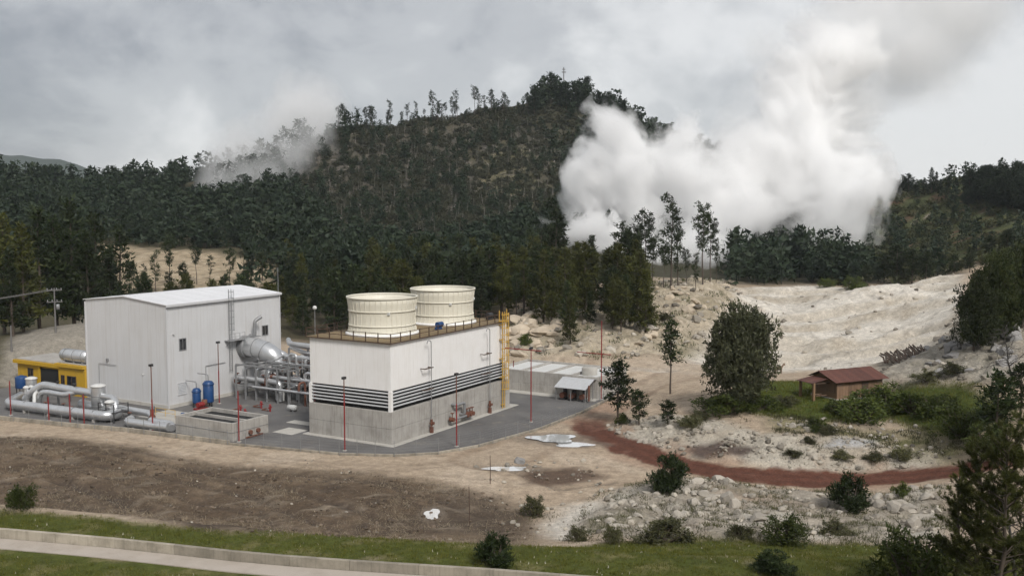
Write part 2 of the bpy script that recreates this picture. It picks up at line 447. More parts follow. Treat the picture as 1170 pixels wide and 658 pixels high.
def hit(px, py, z_off=0.0):
    """where a bearing meets the ground"""
    q = ray(px, py); d = np.concatenate([np.arange(58, 330, 0.5), np.arange(330, 900, 2.0)])
    t = d / q[1]; x = q[0] * t; z = CAM_H + q[2] * t
    hh = base_h(x, d); k = np.argmax(z < hh + z_off)
    if z[k] >= hh[k]: k = len(d) - 1
    return (x[k], d[k], hh[k])
def poly(pts): return [hit(*p) for p in pts]

TRACK = [hit(*p) for p in [(716, 450), (697, 461), (681, 472), (672, 482), (675, 490), (687, 498), (706, 507), (735, 518), (770, 528), (820, 538), (870, 544), (920, 548), (970, 548), (1020, 545), (1070, 540), (1130, 532), (1200, 525)]]
ROADP = [hit(*p) for p in [(560, 525), (640, 492), (690, 462), (730, 440), (790, 428), (800, 420), (760, 416), (700, 414)]]
RG = dict(
 dark=poly([(-60, 500), (60, 500), (150, 512), (220, 528), (300, 535), (420, 540), (500, 552), (570, 570), (610, 590), (600, 625), (600, 634), (480, 632), (300, 624), (230, 616), (140, 600), (100, 588), (40, 584), (-60, 580)]),
 dark2=poly([(600, 540), (660, 535), (690, 545), (640, 556), (600, 552)]),
 pale1=poly([(620, 600), (640, 580), (690, 568), (700, 580), (670, 612), (640, 618)]),
 rub1=poly([(690, 482), (760, 476), (830, 484), (870, 500), (960, 500), (1070, 515), (1070, 530), (900, 538), (790, 522), (715, 505)]),
 rub2=poly([(690, 565), (780, 548), (900, 562), (1080, 556), (1080, 622), (700, 618), (660, 605)]),
 heap=poly([(775, 512), (820, 508), (866, 514), (850, 524), (800, 524)]),
 slab=poly([(935, 512), (960, 503), (1000, 504), (998, 514), (960, 518)]),
 meadow=poly([(800, 462), (860, 438), (960, 436), (1000, 440), (1110, 438), (1150, 470), (1110, 500), (1050, 490), (1000, 477), (930, 482), (870, 474)]),
 scrub=poly([(870, 474), (930, 482), (1050, 492), (1110, 500), (1090, 525), (960, 500), (890, 492)]),
 quarry=poly([(690, 416), (800, 413), (842, 345), (845, 330), (920, 326), (1000, 330), (1095, 314), (1100, 345), (1060, 402), (1010, 415), (960, 422), (800, 428)]),
 ridge=poly([(575, 410), (590, 360), (640, 345), (760, 322), (835, 322), (846, 350), (805, 412), (690, 413)]),
 rslope=poly([(1010, 415), (1060, 402), (1100, 345), (1180, 320), (1180, 435), (1100, 440), (1000, 438)]),
 clearing=poly([(112, 277), (180, 284), (250, 292), (305, 306), (315, 328), (250, 332), (130, 332)]),
 lslope=poly([(-5, 425), (8, 392), (20, 381), (100, 364), (140, 366), (140, 415), (60, 425)]),
 burnt=poly([(330, 190), (440, 152), (560, 135), (640, 160), (650, 230), (630, 270), (540, 290), (430, 300), (340, 250)]),
 sunny=poly([(540, 175), (600, 170), (640, 235), (625, 262), (585, 250), (560, 220)]),
)
BANK = [(-150, 88), (-70, 84), *[(p[0], p[1]) for p in poly([(-60, 586), (0, 590), (100, 600), (250, 620), (330, 625), (480, 632), (560, 638), (620, 632), (700, 621), (800, 619), (900, 621), (1000, 625), (1060, 630), (1170, 640)])], (70, 80), (130, 86), (130, -90), (-150, -90)]
QCUT = [(p[0], p[1]) for p in RG['quarry']]
RUTS = [([hit(*p) for p in l], w, dp) for l, w, dp in (
    ([(70, 550), (130, 568), (180, 590), (235, 616)], 1.1, .75), ([(-40, 500), (150, 524), (300, 550), (420, 586), (470, 610)], .55, .32), ([(-40, 512), (140, 537), (285, 566), (390, 606)], .55, .32),
    ([(60, 503), (250, 531), (420, 549), (560, 572)], .5, .25), ([(330, 540), (450, 556), (560, 590)], .5, .28), ([(-40, 545), (60, 560), (120, 590)], .6, .3), ([(180, 560), (300, 590), (360, 618)], .45, .25), ([(560, 530), (640, 560), (700, 552)], .5, .2), ([(300, 521), (450, 533), (560, 522), (650, 495)], .4, .10), ([(300, 527), (450, 539), (565, 527), (656, 498)], .4, .10))]
def ruts(x, y):
    h = np.zeros_like(x); wob = .18 * fbm(x, y, 6, 3, 33)
    for (l, w, dp) in RUTS:
        d = np.abs(ldist(l, x, y) + wob); h = h - .7 * dp * np.exp(-(d / w) ** 2) + .3 * dp * np.exp(-((d - 2.0 * w) / (.8 * w)) ** 2)
    return h
def terr(x, y):
    # working benches cut across the quarry: flat shelves with short steep faces
    t = (y + .22 * x + 9 * fbm(x, y, 34, 3, 27)) / 19.0; f = t - np.floor(t)
    return 3.0 * (sstep(.70, .92, f) - f) * (.5 + .8 * np.clip(fbm(x, y, 45, 2, 29) + .4, 0, 1))
def detail_h(x, y):
    """relief added to the surveyed base"""
    far = sstep(320, 420, y)
    q = sstep(3, -6, sdf(RG['quarry'], x, y)); rg = sstep(4, -6, sdf(RG['ridge'], x, y)); rs = sstep(3, -4, sdf(RG['rslope'], x, y))
    r1 = sstep(2, -2, sdf(RG['rub1'], x, y)); r2 = sstep(2, -3, sdf(RG['rub2'], x, y)); dk = sstep(3, -4, sdf(RG['dark'], x, y))
    bank = sstep(2, -3, sdf(BANK, x, y))
    tr = sstep(4.5, 2.2, ldist(TRACK, x, y)) ; rd = sstep(6, 3, ldist(ROADP, x, y))
    h = 0.10 * fbm(x, y, 6, 4, 1) + far * (5.0 * fbm(x, y, 60, 4, 2) + 1.2 * fbm(x, y, 14, 3, 3))
    h = h + q * (2.5 * fbm(x * .55, y, 17, 5, 4, 0.6, True) + 2.2 * fbm(x * .4, y, 28, 3, 24) + terr(x, y) - 0.3) + rg * (3.4 * fbm(x, y, 15, 5, 6, 0.55, True) - 0.5) + rs * (2.4 * fbm(x, y, 11, 5, 8, 0.55, True) - .4)
    h = h + r1 * (0.75 * fbm(x, y, 5, 4, 9, .55, True)) + r2 * (1.25 * fbm(x, y, 6, 4, 10, .55, True))
    # furrows and clods of the turned soil run along the slope
    a = 0.42
    xr, yr = x * math.cos(a) + y * math.sin(a), -x * math.sin(a) + y * math.cos(a)
    h = h + dk * (0.26 * fbm(xr * .35, yr * 3.3, 8, 4, 12) + 0.09 * fbm(x, y, 1.6, 3, 13) + 0.45 * fbm(x, y, 22, 2, 15))
    h = h + ruts(x, y) * (1 - bank)
    h = h + bank * 0.22 * fbm(x, y, 4, 4, 14)
    # spoil heap in the quarry and the cut face under the pine ridge
    mx, my, mz = HEAP
    h = h + 3.4 * np.exp(-(((x - mx) / 16) ** 2 + ((y - my) / 10) ** 2)) * (1 + .5 * fbm(x, y, 8, 5, 17, .6, True))
    h = h * (1 - 0.9 * tr) * (1 - 0.8 * rd * (1 - far))
    h = h - 0.16 * tr
    return h
HEAP = hit(990, 352)
def nearest(line, x, y):
    P = np.asarray(line, float)[:, :2]; d = np.full(x.shape, 1e9); nx_, ny_ = np.zeros(x.shape), np.zeros(x.shape)
    for i in range(len(P) - 1):
        ax, ay = P[i]; ex, ey = P[i + 1] - P[i]
        t = np.clip(((x - ax) * ex + (y - ay) * ey) / (ex * ex + ey * ey + 1e-9), 0, 1); qx, qy = ax + t * ex, ay + t * ey
        dd = np.hypot(x - qx, y - qy); m = dd < d; d = np.where(m, dd, d); nx_ = np.where(m, qx, nx_); ny_ = np.where(m, qy, ny_)
    return d, nx_, ny_
WLN = [survey(-260, 588, 79.5), survey(-120, 603, 77.0), survey(0, 615.5, 75), survey(200, 632.5, 72.6), survey(400, 651.5, 70), survey(560, 663, 68.6), survey(720, 674, 67), survey(900, 687, 65.5)]
PUDDLES = [((632, 500), 2.9, 1.5, .2), ((655, 507), 2.4, 1.0, -.1), ((578, 535), 2.4, .75, .1), ((494, 587), .75, 1.25, .1)]
PUD = [(hit(*p), a, b, r_) for (p, a, b, r_) in PUDDLES]
FLATS = [(poly([(905, 462), (925, 440), (985, 432), (1015, 445), (1000, 462), (950, 470)]), 4.0)]
def H(x, y):
    x = np.asarray(x, float); y = np.asarray(y, float)
    h = base_h(x, y) + detail_h(x, y)
    near = y < 95                                   # the path beside the foreground wall lies level across
    if near.any():
        d, qx, qy = nearest(WLN, x[near], y[near]); k = sstep(12, 6, d)
        hn_ = h[near]; h[near] = hn_ * (1 - k) + (base_h(qx, qy) - .03) * k
    for (p, a, b, r_) in PUD:
        dx, dy = x - p[0], y - p[1]
        k = ((dx / (a * 1.6)) ** 2 + (dy / (b * 1.9)) ** 2)
        kk = sstep(1.9, 0.6, k); h = h * (1 - kk) + (p[2] - 0.10) * kk
        h = h - 0.16 * sstep(.7, .2, k)
    s = sdf(YARD, x, y)
    k = sstep(9, 1.2, s); h = h * (1 - k) + (-0.05 + 0.05 * fbm(x, y, 3, 3, 20)) * k
    h = np.where(s < 0.25, -0.35, h)
    hx, hy, hz = HUT
    k = sstep(9, 5.5, np.hypot(x - hx, y - hy)); h = h * (1 - k) + hz * k
    return h
HUT = hit(968, 452)
def Hs(x, y): return float(H(np.array([x]), np.array([y]))[0])

def axis(spans):
    o = []
    for a, b, s0, s1 in spans:
        t = a; 
        while (t < b):
            o.append(t); t += s0 + (s1 - s0) * (t - a) / (b - a)
    o.append(spans[-1][1]); return np.array(o)
gxp = axis([(0, 62, 0.42, 0.42), (62, 120, 0.42, 1.6), (120, 420, 1.6, 7), (420, 900, 8, 25)])
gx = np.concatenate([-gxp[::-1][:-1], gxp])
gy = axis([(-100, 56, 5, 3), (56, 66, 1.2, .42), (66, 150, 0.40, 0.42), (150, 215, 0.45, 0.6), (215, 330, .65, 1.3), (330, 640, 1.6, 3.0), (640, 1150, 4, 20)])
X, Y = np.meshgrid(gx, gy)
Z = H(X, Y)
def region_cols(X, Y, Z):
    n1, n2, n3 = fbm(X, Y, 9, 5, 40), fbm(X, Y, 2.6, 4, 45), fbm(X, Y, 30, 4, 50)
    C = np.zeros(X.shape + (3,)); MK = np.zeros(X.shape + (3,))       # colour; masks: rock, grass, brush
    C[:] = (0.43, 0.34, 0.25)
    def lay(m, col, rock=None, grass=None, brush=None):
        m = np.clip(m, 0, 1)[..., None]
        C[:] = C * (1 - m) + np.asarray(col) * m
        for i, q in enumerate((rock, grass, brush)):
            if q is not None: MK[..., i] = MK[..., i] * (1 - m[..., 0]) + q * m[..., 0]
    def pm(name, soft, wob): return sstep(soft, -soft, sdf(RG[name], X, Y) + wob * n1 * 2 + wob * n2)
    lay(0.55 * sstep(-.05, .35, n1), (0.52, 0.43, 0.335)); lay(.4 * sstep(.05, .5, n2), (0.24, 0.185, 0.13))
    # far slopes under the trees
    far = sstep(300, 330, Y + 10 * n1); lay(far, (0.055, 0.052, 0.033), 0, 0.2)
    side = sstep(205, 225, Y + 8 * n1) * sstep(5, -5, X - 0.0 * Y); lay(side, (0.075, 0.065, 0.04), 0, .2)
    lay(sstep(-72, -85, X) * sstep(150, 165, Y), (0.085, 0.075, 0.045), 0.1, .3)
    b = pm('burnt', 18, 14); lay(b * (.55 + .5 * sstep(-.3, .4, n1)), (0.072, 0.066, 0.056), .3, 0); lay(b * sstep(.2, .5, n2) * .6, (0.17, 0.145, 0.12), .3)
    s = pm('sunny', 14, 8); lay(s * .7, (0.125, 0.115, 0.06), .2, .2); lay(s * sstep(.1, .4, n2), (0.30, 0.26, 0.18))  # sunlit patch of the slope painted into its ground colour
    rh = sstep(0, 25, X - 105) * sstep(300, 320, Y); lay(rh, (0.070, 0.078, 0.034), .1, .4); lay(rh * sstep(.1, .4, n1), (0.14, 0.085, 0.055)); lay(rh * sstep(.2, .5, n3) * .7, (0.10, 0.115, 0.04), 0, .6); lay(rh * sstep(.35, .6, n2), (.26, .22, .18))
    q = pm('clearing', 5, 3); lay(q, (0.40, 0.32, 0.22), .5, 0); lay(q * sstep(.0, .3, n1) * .7, (.22, .17, .11), .5); lay(q * sstep(.1, .4, n2) * .7, (.16, .14, .085)); lay(q * sstep(-.1, -.4, n2) * .5, (.52, .44, .33))
    # quarry and rocky slopes
    q = pm('ridge', 3, 1.5); lay(q, (0.40, 0.34, 0.255), .7, 0); lay(q * sstep(.0, .35, n1) * .55, (0.20, 0.17, 0.105), .5, .2); lay(q * sstep(.15, .4, n2) * .5, (0.54, 0.48, 0.39)); lay(q * sstep(-.1, -.4, n3) * .5, (.12, .11, .055), .3, .3)
    q = pm('rslope', 3, 1.5); lay(q, (0.33, 0.30, 0.25), .8, 0); lay(q * sstep(0, .35, n1) * .6, (.15, .135, .09), .6, .2)
    q = pm('quarry', 2.5, 1.2); lay(q, (0.60, 0.555, 0.485), .12, 0); lay(q * sstep(.05, .35, n1) * .65, (0.40, 0.345, 0.27), .5); lay(q * sstep(.25, .55, n3) * .5, (0.44, 0.36, 0.25)); lay(q * sstep(.1, .45, n2) * .45, (.72, .68, .61)); ft = (Y + .22 * X + 9 * fbm(X, Y, 34, 3, 27)) / 19.0; ft = ft - np.floor(ft); lay(q * np.exp(-((ft - .81) / .08) ** 2) * .55, (.36, .31, .24), .5); lay(q * sstep(-.25, -.5, n2) * .5, (.27, .24, .20))
    # near ground
    q = pm('dark', 2.2, .9); lay(q * .92, (0.084, 0.058, 0.038), .1, 0, 1); lay(q * sstep(.0, .35, n1) * .7, (0.20, 0.148, 0.10)); lay(q * sstep(.1, .45, n2) * .6, (0.070, 0.054, 0.042)); lay(q * sstep(-.05, -.4, n3) * .6, (.085, .067, .052)); lay(q * sstep(.2, .5, fbm(X * .9 + Y * .42, (Y - X * .4) * 3, 6, 3, 47)) * .55, (.30, .25, .19))
    for (l, w, dp) in RUTS:                         # darker soil colour along the wheel ruts, paler shoulders
        d = np.abs(ldist(l, X, Y) + .18 * fbm(X, Y, 6, 3, 33)); lay(np.exp(-(d / w) ** 2) * min(1, dp * 2.2), (.085, .065, .05)); lay(np.exp(-((d - 2 * w) / (.7 * w)) ** 2) * .3 * sstep(-.2, .3, n2), (.27, .21, .15))
    q = pm('dark2', 1.2, .5); lay(q * .9, (.095, .062, .045))
    q = pm('pale1', 1.5, .9); lay(q, (.60, .55, .48), .4)
    q = pm('rub1', 1.5, .9); lay(q, (.45, .405, .335), .8, 0); lay(q * sstep(.0, .4, n1) * .5, (.36, .29, .21), .6); lay(q * sstep(.1, .4, n2) * .4, (.25, .22, .18))
    q = pm('rub2', 1.5, .9); lay(q, (.345, .305, .25), .8, 0); lay(q * sstep(.05, .4, n1) * .6, (.56, .52, .45), .7); lay(q * sstep(.05, .35, n2) * .6, (.17, .145, .11), .8); lay(q * sstep(-.1, -.4, n1) * .5, (.14, .13, .07), .3); lay(q * sstep(.1, .5, n3) * .4, (.36, .24, .16), .5)
    q = pm('scrub', 2.0, 1.0); lay(q * .8, (.24, .215, .13), .4, .3); lay(q * sstep(-.05, .3, n2) * .7, (.12, .125, .04), 0, .8)
    q = pm('meadow', 1.4, .8); lay(q, (.075, .098, .022), 0, 1); lay(q * sstep(.2, .5, n2) * .4, (.19, .17, .085), 0, .5)
    q = pm('heap', .8, .3); lay(q, (.105, .08, .068), .3, 0)
    q = pm('slab', .9, .4); lay(q, (.40, .39, .38), .6, 0)
    q = pm('lslope', 2, .6); lay(q, (.27, .245, .205), .5, 0)
    # grass bank
    q = sstep(1.2, -.8, sdf(BANK, X, Y) + .7 * n1 + .6 * n2); lay(q, (.085, .098, .022), 0, 1); lay(q * sstep(.02, .4, n2) * .65, (.21, .185, .085), 0, .6); lay(q * sstep(.15, .5, n1) * .5, (.05, .07, .015), 0, 1); lay(q * sstep(.3, .6, fbm(X, Y, 5, 4, 58)) * .7, (.27, .225, .14), .2, .2)
    # roads
    d = ldist(ROADP, X, Y); q = sstep(4.4, 2.6, d + .8 * n2 + .6 * n1); lay(q * .85, (.42, .335, .25), .05, 0, 0); lay(sstep(5.6, 4.4, d) * (1 - q) * .45, (.23, .165, .115), .3)
    d = ldist(TRACK, X, Y); q = sstep(2.85, 2.0, d + 1.0 * n2 + .6 * n1) * sstep(0, 9, np.hypot(X - TRACK[0][0], Y - TRACK[0][1]) * .5 - 4 + 3 * n1); lay(q, (.128, .055, .037), .05, 0, 0)
    rut = np.exp(-((d - 0.95) / .32) ** 2); lay(q * rut * .5, (.085, .038, .028))
    lay(q * sstep(.15, .5, n2) * .5, (.20, .105, .075))
    lay(sstep(6, 3, ldist(TRACK, X, Y)) * (1 - q) * sstep(-.1, .3, n1) * .5, (.32, .19, .125))
    # damp soil round the puddles
    for (p, a, b_, r_) in PUD:
        k = ((X - p[0]) / (a * 1.9)) ** 2 + ((Y - p[1]) / (b_ * 2.3)) ** 2 + .6 * n1
        lay(sstep(1.25, .6, k) * .6, (.20, .165, .13))
    tr = np.where(ldist(TRACK, X, Y) + .35 * n2 < 2.4, 1, 0)
    gr = np.where(sdf(BANK, X, Y) + .9 * n1 + .8 * n2 < 0, 1, 0)
    qu = np.where(sdf(RG['quarry'], X, Y) < 0, 1, 0)
    return C, MK, tr, gr, qu
COLR, MASK, IS_TR, IS_GR, IS_QU = region_cols(X, Y, Z)

def ground_mat():
    m, n, l, b = nmat('ground_soil')
    ca = n.new('ShaderNodeAttribute'); ca.attribute_name = 'soil'
    ma = n.new('ShaderNodeAttribute'); ma.attribute_name = 'cover'
    sp = n.new('ShaderNodeSeparateColor'); l.new(ma.outputs['Color'], sp.inputs[0])
    geo = n.new('ShaderNodeNewGeometry'); P = geo.outputs['Position']
    f1 = mrange(n, l, ntex(n, l, P, 0.9, 8, 0.72), 0.25, 0.75, 0.62, 1.38)
    f2 = mrange(n, l, ntex(n, l, P, 5.5, 5, 0.7), 0.3, 0.7, 0.72, 1.28)
    mu = n.new('ShaderNodeMath'); mu.operation = 'MULTIPLY'; l.new(f1, mu.inputs[0]); l.new(f2, mu.inputs[1])
    vm = n.new('ShaderNodeVectorMath'); vm.operation = 'SCALE'; l.new(ca.outputs['Color'], vm.inputs[0]); l.new(mu.outputs[0], vm.inputs['Scale'])
    c = vm.outputs[0]
    # stones strewn where the ground is rocky
    vo = n.new('ShaderNodeTexVoronoi'); vo.inputs['Scale'].default_value = 1.5; l.new(P, vo.inputs['Vector'])
    vf = mrange(n, l, vo.outputs['Distance'], 0.12, 0.42, 1, 0)
    vr = n.new('ShaderNodeSeparateColor'); l.new(vo.outputs['Color'], vr.inputs[0])
    th = n.new('ShaderNodeMath'); th.operation = 'GREATER_THAN'; th.inputs[1].default_value = 0.62; l.new(vr.outputs[0], th.inputs[0])
    m3 = n.new('ShaderNodeMath'); m3.operation = 'MULTIPLY'; l.new(vf, m3.inputs[0]); l.new(th.outputs[0], m3.inputs[1])
    m4 = n.new('ShaderNodeMath'); m4.operation = 'MULTIPLY'; l.new(m3.outputs[0], m4.inputs[0]); l.new(sp.outputs[0], m4.inputs[1])
    m5 = n.new('ShaderNodeMath'); m5.operation = 'MULTIPLY'; m5.inputs[1].default_value = .55; l.new(m4.outputs[0], m5.inputs[0])
    stone = mixc(n, l, vr.outputs[1], (.24, .22, .19), (.60, .56, .49))
    c = mixc(n, l, m5.outputs[0], c, stone)
    l.new(c, b.inputs['Base Color']); b.inputs['Roughness'].default_value = 0.95; b.inputs['Specular IOR Level'].default_value = 0.15
    hsum = n.new('ShaderNodeMath'); hsum.operation = 'ADD'
    l.new(ntex(n, l, P, 2.2, 8, 0.7), hsum.inputs[0])
    m6 = n.new('ShaderNodeMath'); m6.operation = 'MULTIPLY'; m6.inputs[1].default_value = .8; l.new(m4.outputs[0], m6.inputs[0]); l.new(m6.outputs[0], hsum.inputs[1])
    bp = n.new('ShaderNodeBump'); bp.inputs['Strength'].default_value = 0.75; bp.inputs['Distance'].default_value = 0.45
    l.new(hsum.outputs[0], bp.inputs['Height']); l.new(bp.outputs[0], b.inputs['Normal'])
    return m
M_GROUND = ground_mat()
ny, nx = X.shape
idx = np.arange(ny * nx).reshape(ny, nx)
quad = np.stack([idx[:-1, :-1], idx[:-1, 1:], idx[1:, 1:], idx[1:, :-1]], -1).reshape(-1, 4)
qtr = IS_TR[:-1, :-1].ravel() > 0; qgr = (IS_GR[:-1, :-1].ravel() > 0) & ~qtr; qqu = (IS_QU[:-1, :-1].ravel() > 0) & ~qtr & ~qgr
VTX = np.stack([X, Y, Z], -1).reshape(-1, 3)
# one shared set of smooth normals so that the pieces of ground meet without a seam
gyd, gxd = np.gradient(Z, gy, gx)
NRM = np.stack([-gxd, -gyd, np.ones_like(Z)], -1); NRM /= np.linalg.norm(NRM, axis=-1, keepdims=True); NRM = NRM.reshape(-1, 3)
def ground_piece(name, sel):
    q = quad[sel]; used = np.unique(q); remap = np.full(ny * nx, -1); remap[used] = np.arange(len(used))
    q = remap[q]; V = VTX[used]; nq = len(q)
    me = bpy.data.meshes.new(name)
    me.vertices.add(len(V)); me.vertices.foreach_set('co', V.astype(np.float32).ravel())
    me.loops.add(nq * 4); me.loops.foreach_set('vertex_index', q.astype(np.int32).ravel())
    me.polygons.add(nq); me.polygons.foreach_set('loop_start', np.arange(0, nq * 4, 4, dtype=np.int32)); me.polygons.foreach_set('loop_total', np.full(nq, 4, dtype=np.int32))
    me.polygons.foreach_set('use_smooth', np.ones(nq, bool))
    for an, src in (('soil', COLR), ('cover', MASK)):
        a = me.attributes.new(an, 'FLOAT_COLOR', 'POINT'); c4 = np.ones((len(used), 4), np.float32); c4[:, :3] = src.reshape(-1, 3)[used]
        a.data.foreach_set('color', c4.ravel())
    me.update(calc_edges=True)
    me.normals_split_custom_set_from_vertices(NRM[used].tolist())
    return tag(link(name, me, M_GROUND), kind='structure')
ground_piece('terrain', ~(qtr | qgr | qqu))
ground_piece('dirt_track', qtr)
ground_piece('grass_bank', qgr)
ground_piece('quarry_floor', qqu)

# ------------------------------------------------------------------ yard paving, kerb wall, fence
def asphalt():
    m, n, l, b = nmat('yard_asphalt'); geo = n.new('ShaderNodeNewGeometry'); P = geo.outputs['Position']
    c = mixc(n, l, mrange(n, l, ntex(n, l, P, 0.16, 6, 0.6), .4, .65), (.155, .15, .145), (.105, .10, .098))
    c = mixc(n, l, mrange(n, l, ntex(n, l, P, 0.33, 7, 0.7), .56, .72, 0, .7), c, (.29, .255, .20))
    c = mixc(n, l, mrange(n, l, ntex(n, l, P, 9, 3, 0.6), .35, .7, 0, .4), c, (.075, .072, .07))
    l.new(c, b.inputs['Base Color']); b.inputs['Roughness'].default_value = .85
    bp = n.new('ShaderNodeBump'); bp.inputs['Strength'].default_value = .3; bp.inputs['Distance'].default_value = .02
    l.new(ntex(n, l, P, 18, 3), bp.inputs['Height']); l.new(bp.outputs[0], b.inputs['Normal'])
    return m
mb = MB(); n_ = len(YARD)
mb.add([(p.x, p.y, 0) for p in YARD] + [(p.x, p.y, -.4) for p in YARD],
       [tuple(range(n_))] + [((i + 1) % n_, i, n_ + i, n_ + (i + 1) % n_) for i in range(n_)])
yard = tag(mb.build('yard_pavement', asphalt()), kind='structure')
if yard.data.polygons[0].normal.z < 0: yard.data.flip_normals()
for (u0, u1, v0, v1) in ((-2.2, 1.0, 14.6, 18.0), (3.2, 5.0, 15.2, 20.6), (6.6, 8.2, 15.0, 18.6), (9.5, 10.8, 16.0, 18.5), (-6.0, 1.0, 33.0, 41.4)):
    o = MB().box(0, u1 - u0, 0, v1 - v0, -.02, .012).build('concrete_slab', M_CONCL); o.location = uv(u0, v0); o.rotation_euler[2] = PA
    tag(o, kind='structure')

KERB = [YARD[i] for i in range(0, 12)]
kt = empty('kerb_wall', KERB[0], 0, 'low weathered concrete kerb wall edging the plant yard', 'wall')
def kerb_mesh(a, b, h0, w):
    mb = MB(); d = (b - a); L = d.length
    mb.bevbox(0, L - .03, -w, w, -.35, h0, .03)
    return mb.mesh('wall_segment'), math.atan2(d.y, d.x)
for i in range(len(KERB) - 1):
    a, b = Vector(KERB[i]), Vector(KERB[i + 1]); k = max(1, round((b - a).length / 4.2))
    hh = .42 if i < 4 else .16
    for j in range(k):
        p, q = a.lerp(b, j / k), a.lerp(b, (j + 1) / k)
        me, az = kerb_mesh(p, q, hh, .14)
        o = link('wall_segment', me, M_WALLC, kt, p - Vector(KERB[0])); o.rotation_euler[2] = az

# wire fence along the yard edge
fence_line = [YARD[i] for i in range(1, 12)]
ft = empty('wire_fence', fence_line[0], 0, 'thin grey wire mesh fence on slim posts around the yard edge', 'fence')
mb_p = MB().cyl((0, 0, -.2), (0, 0, 1.9), .035, 6).mesh('fence_post')
wires = MB(); o0 = Vector(fence_line[0]); prev = None
for i in range(len(fence_line) - 1):
    a, b = Vector(fence_line[i]), Vector(fence_line[i + 1]); dn = (b - a).normalized(); off = Vector((dn.y, -dn.x, 0)) * .35
    k = max(1, round((b - a).length / 2.6))
    for j in range(k):
        p = a.lerp(b, j / k) + off - o0
        link('fence_post', mb_p, M_STEEL, ft, p)
        if prev is not None:
            for zz in (.25, .6, .95, 1.3, 1.6, 1.85):
                wires.tube([prev + Vector((0, 0, zz)), p + Vector((0, 0, zz))], .009, 3, cap=False)
        prev = p
wires.build('wire', M_STEEL, ft)

# ------------------------------------------------------------------ turbine hall
def panel_wall_mat():
    m, n, l, b = nmat('hall_panel'); co = objco(n)
    base = (.60, .60, .603)
    f = mrange(n, l, ntex(n, l, co, .25, 6, .65), .4, .8, 0, .22)
    c = mixc(n, l, f, base, (.36, .34, .31))
    sv = mapped(n, l, co, (2.2, 2.2, .06)); c = mixc(n, l, mrange(n, l, ntex(n, l, sv, 1.3, 5, .7), .50, .78, 0, .42), c, (.32, .27, .21))
    l.new(c, b.inputs['Base Color']); b.inputs['Roughness'].default_value = .5
    wv = n.new('ShaderNodeTexWave'); wv.wave_type = 'BANDS'; wv.bands_direction = 'DIAGONAL'; wv.wave_profile = 'SAW'; wv.inputs['Scale'].default_value = .55; l.new(mapped(n, l, co, (1, 1, 0)), wv.inputs['Vector'])
    bp = n.new('ShaderNodeBump'); bp.inputs['Strength'].default_value = .05; bp.inputs['Distance'].default_value = .04; l.new(wv.outputs['Fac'], bp.inputs['Height']); l.new(bp.outputs[0], b.inputs['Normal'])
    return m
M_HPAN = panel_wall_mat()
hall = at_uv('turbine_hall', 1.4, 41.85, 'tall windowless-looking white metal-clad hall with low pitched roof', 'building')
HL, HW, HE, HR = 23.5, 18.0, 15.3, 16.15
mb = MB()
mb.add([(0, 0, 0), (0, HW, 0), (0, HW, HE), (0, HW / 2, HR), (0, 0, HE), (HL, 0, 0), (HL, HW, 0), (HL, HW, HE), (HL, HW / 2, HR), (HL, 0, HE)],
       [(0, 4, 3, 2, 1), (5, 6, 7, 8, 9), (0, 5, 9, 4), (1, 2, 7, 6)])
mb.build('wall', M_HPAN, hall)
for s in (0, 1):                                   # roof sheets, one by one
    k = 16
    for i in range(k):
        x0, x1 = -.25 + (HL + .5) * i / k, -.25 + (HL + .5) * (i + 1) / k - .02
        ya, yb = (-.3, HW / 2) if s == 0 else (HW + .3, HW / 2)
        za, zb = HE - .02, HR + .02
        t = .10 + .012 * (i % 2)
        mb = MB(); mb.add([(x0, ya, za), (x1, ya, za), (x1, yb, zb), (x0, yb, zb), (x0, ya, za + t), (x1, ya, za + t), (x1, yb, zb + t), (x0, yb, zb + t)],
                          [(0, 1, 2, 3), (7, 6, 5, 4), (0, 4, 5, 1), (1, 5, 6, 2), (2, 6, 7, 3), (3, 7, 4, 0)])
        mb.build('roof_sheet', M_ROOF, hall)
MB().box(-.3, HL + .3, -.42, -.28, HE - .28, HE + .06).build('gutter', M_HALL, hall)
for p in ((-.05, -.05), (HL + .05, -.05), (-.05, HW + .05)):
    MB().box(p[0] - .1, p[0] + .1, p[1] - .1, p[1] + .1, 0, HE - .3).build('corner_trim', M_HALL, hall)
MB().box(-.12, -.02, -.1, HW + .1, 0, .5).box(-.1, HL, -.12, -.02, 0, .5).build('plinth', M_CONCL, hall)
for (u0, u1, z0, z1, gl) in ((2.3, 3.45, 8.45, 10.05, 1), (19.5, 20.7, 8.75, 10.2, 1), (1.8, 3.3, 1.8, 3.45, 0)):
    w = MB().box(u0 - .1, u1 + .1, -.10, -.01, z0 - .1, z0).box(u0 - .1, u1 + .1, -.10, -.01, z1, z1 + .1).box(u0 - .1, u0, -.10, -.01, z0, z1).box(u1, u1 + .1, -.10, -.01, z0, z1)
    if gl: w.box((u0 + u1) / 2 - .03, (u0 + u1) / 2 + .03, -.10, -.01, z0, z1)
    w = w.build('window' if gl else 'vent_panel', M_STEEL if gl else M_HALL, hall)
    if gl: MB().box(u0, u1, -.05, -.012, z0, z1).build('pane', M_GLASS, w)
    else:
        for q in range(7):
            zz = z0 + (z1 - z0) * q / 7
            MB().add([(u0, -.09, zz + .02), (u1, -.09, zz + .02), (u1, -.02, zz + .2), (u0, -.02, zz + .2)], [(0, 1, 2, 3)]).build('slat', M_GALV, w)
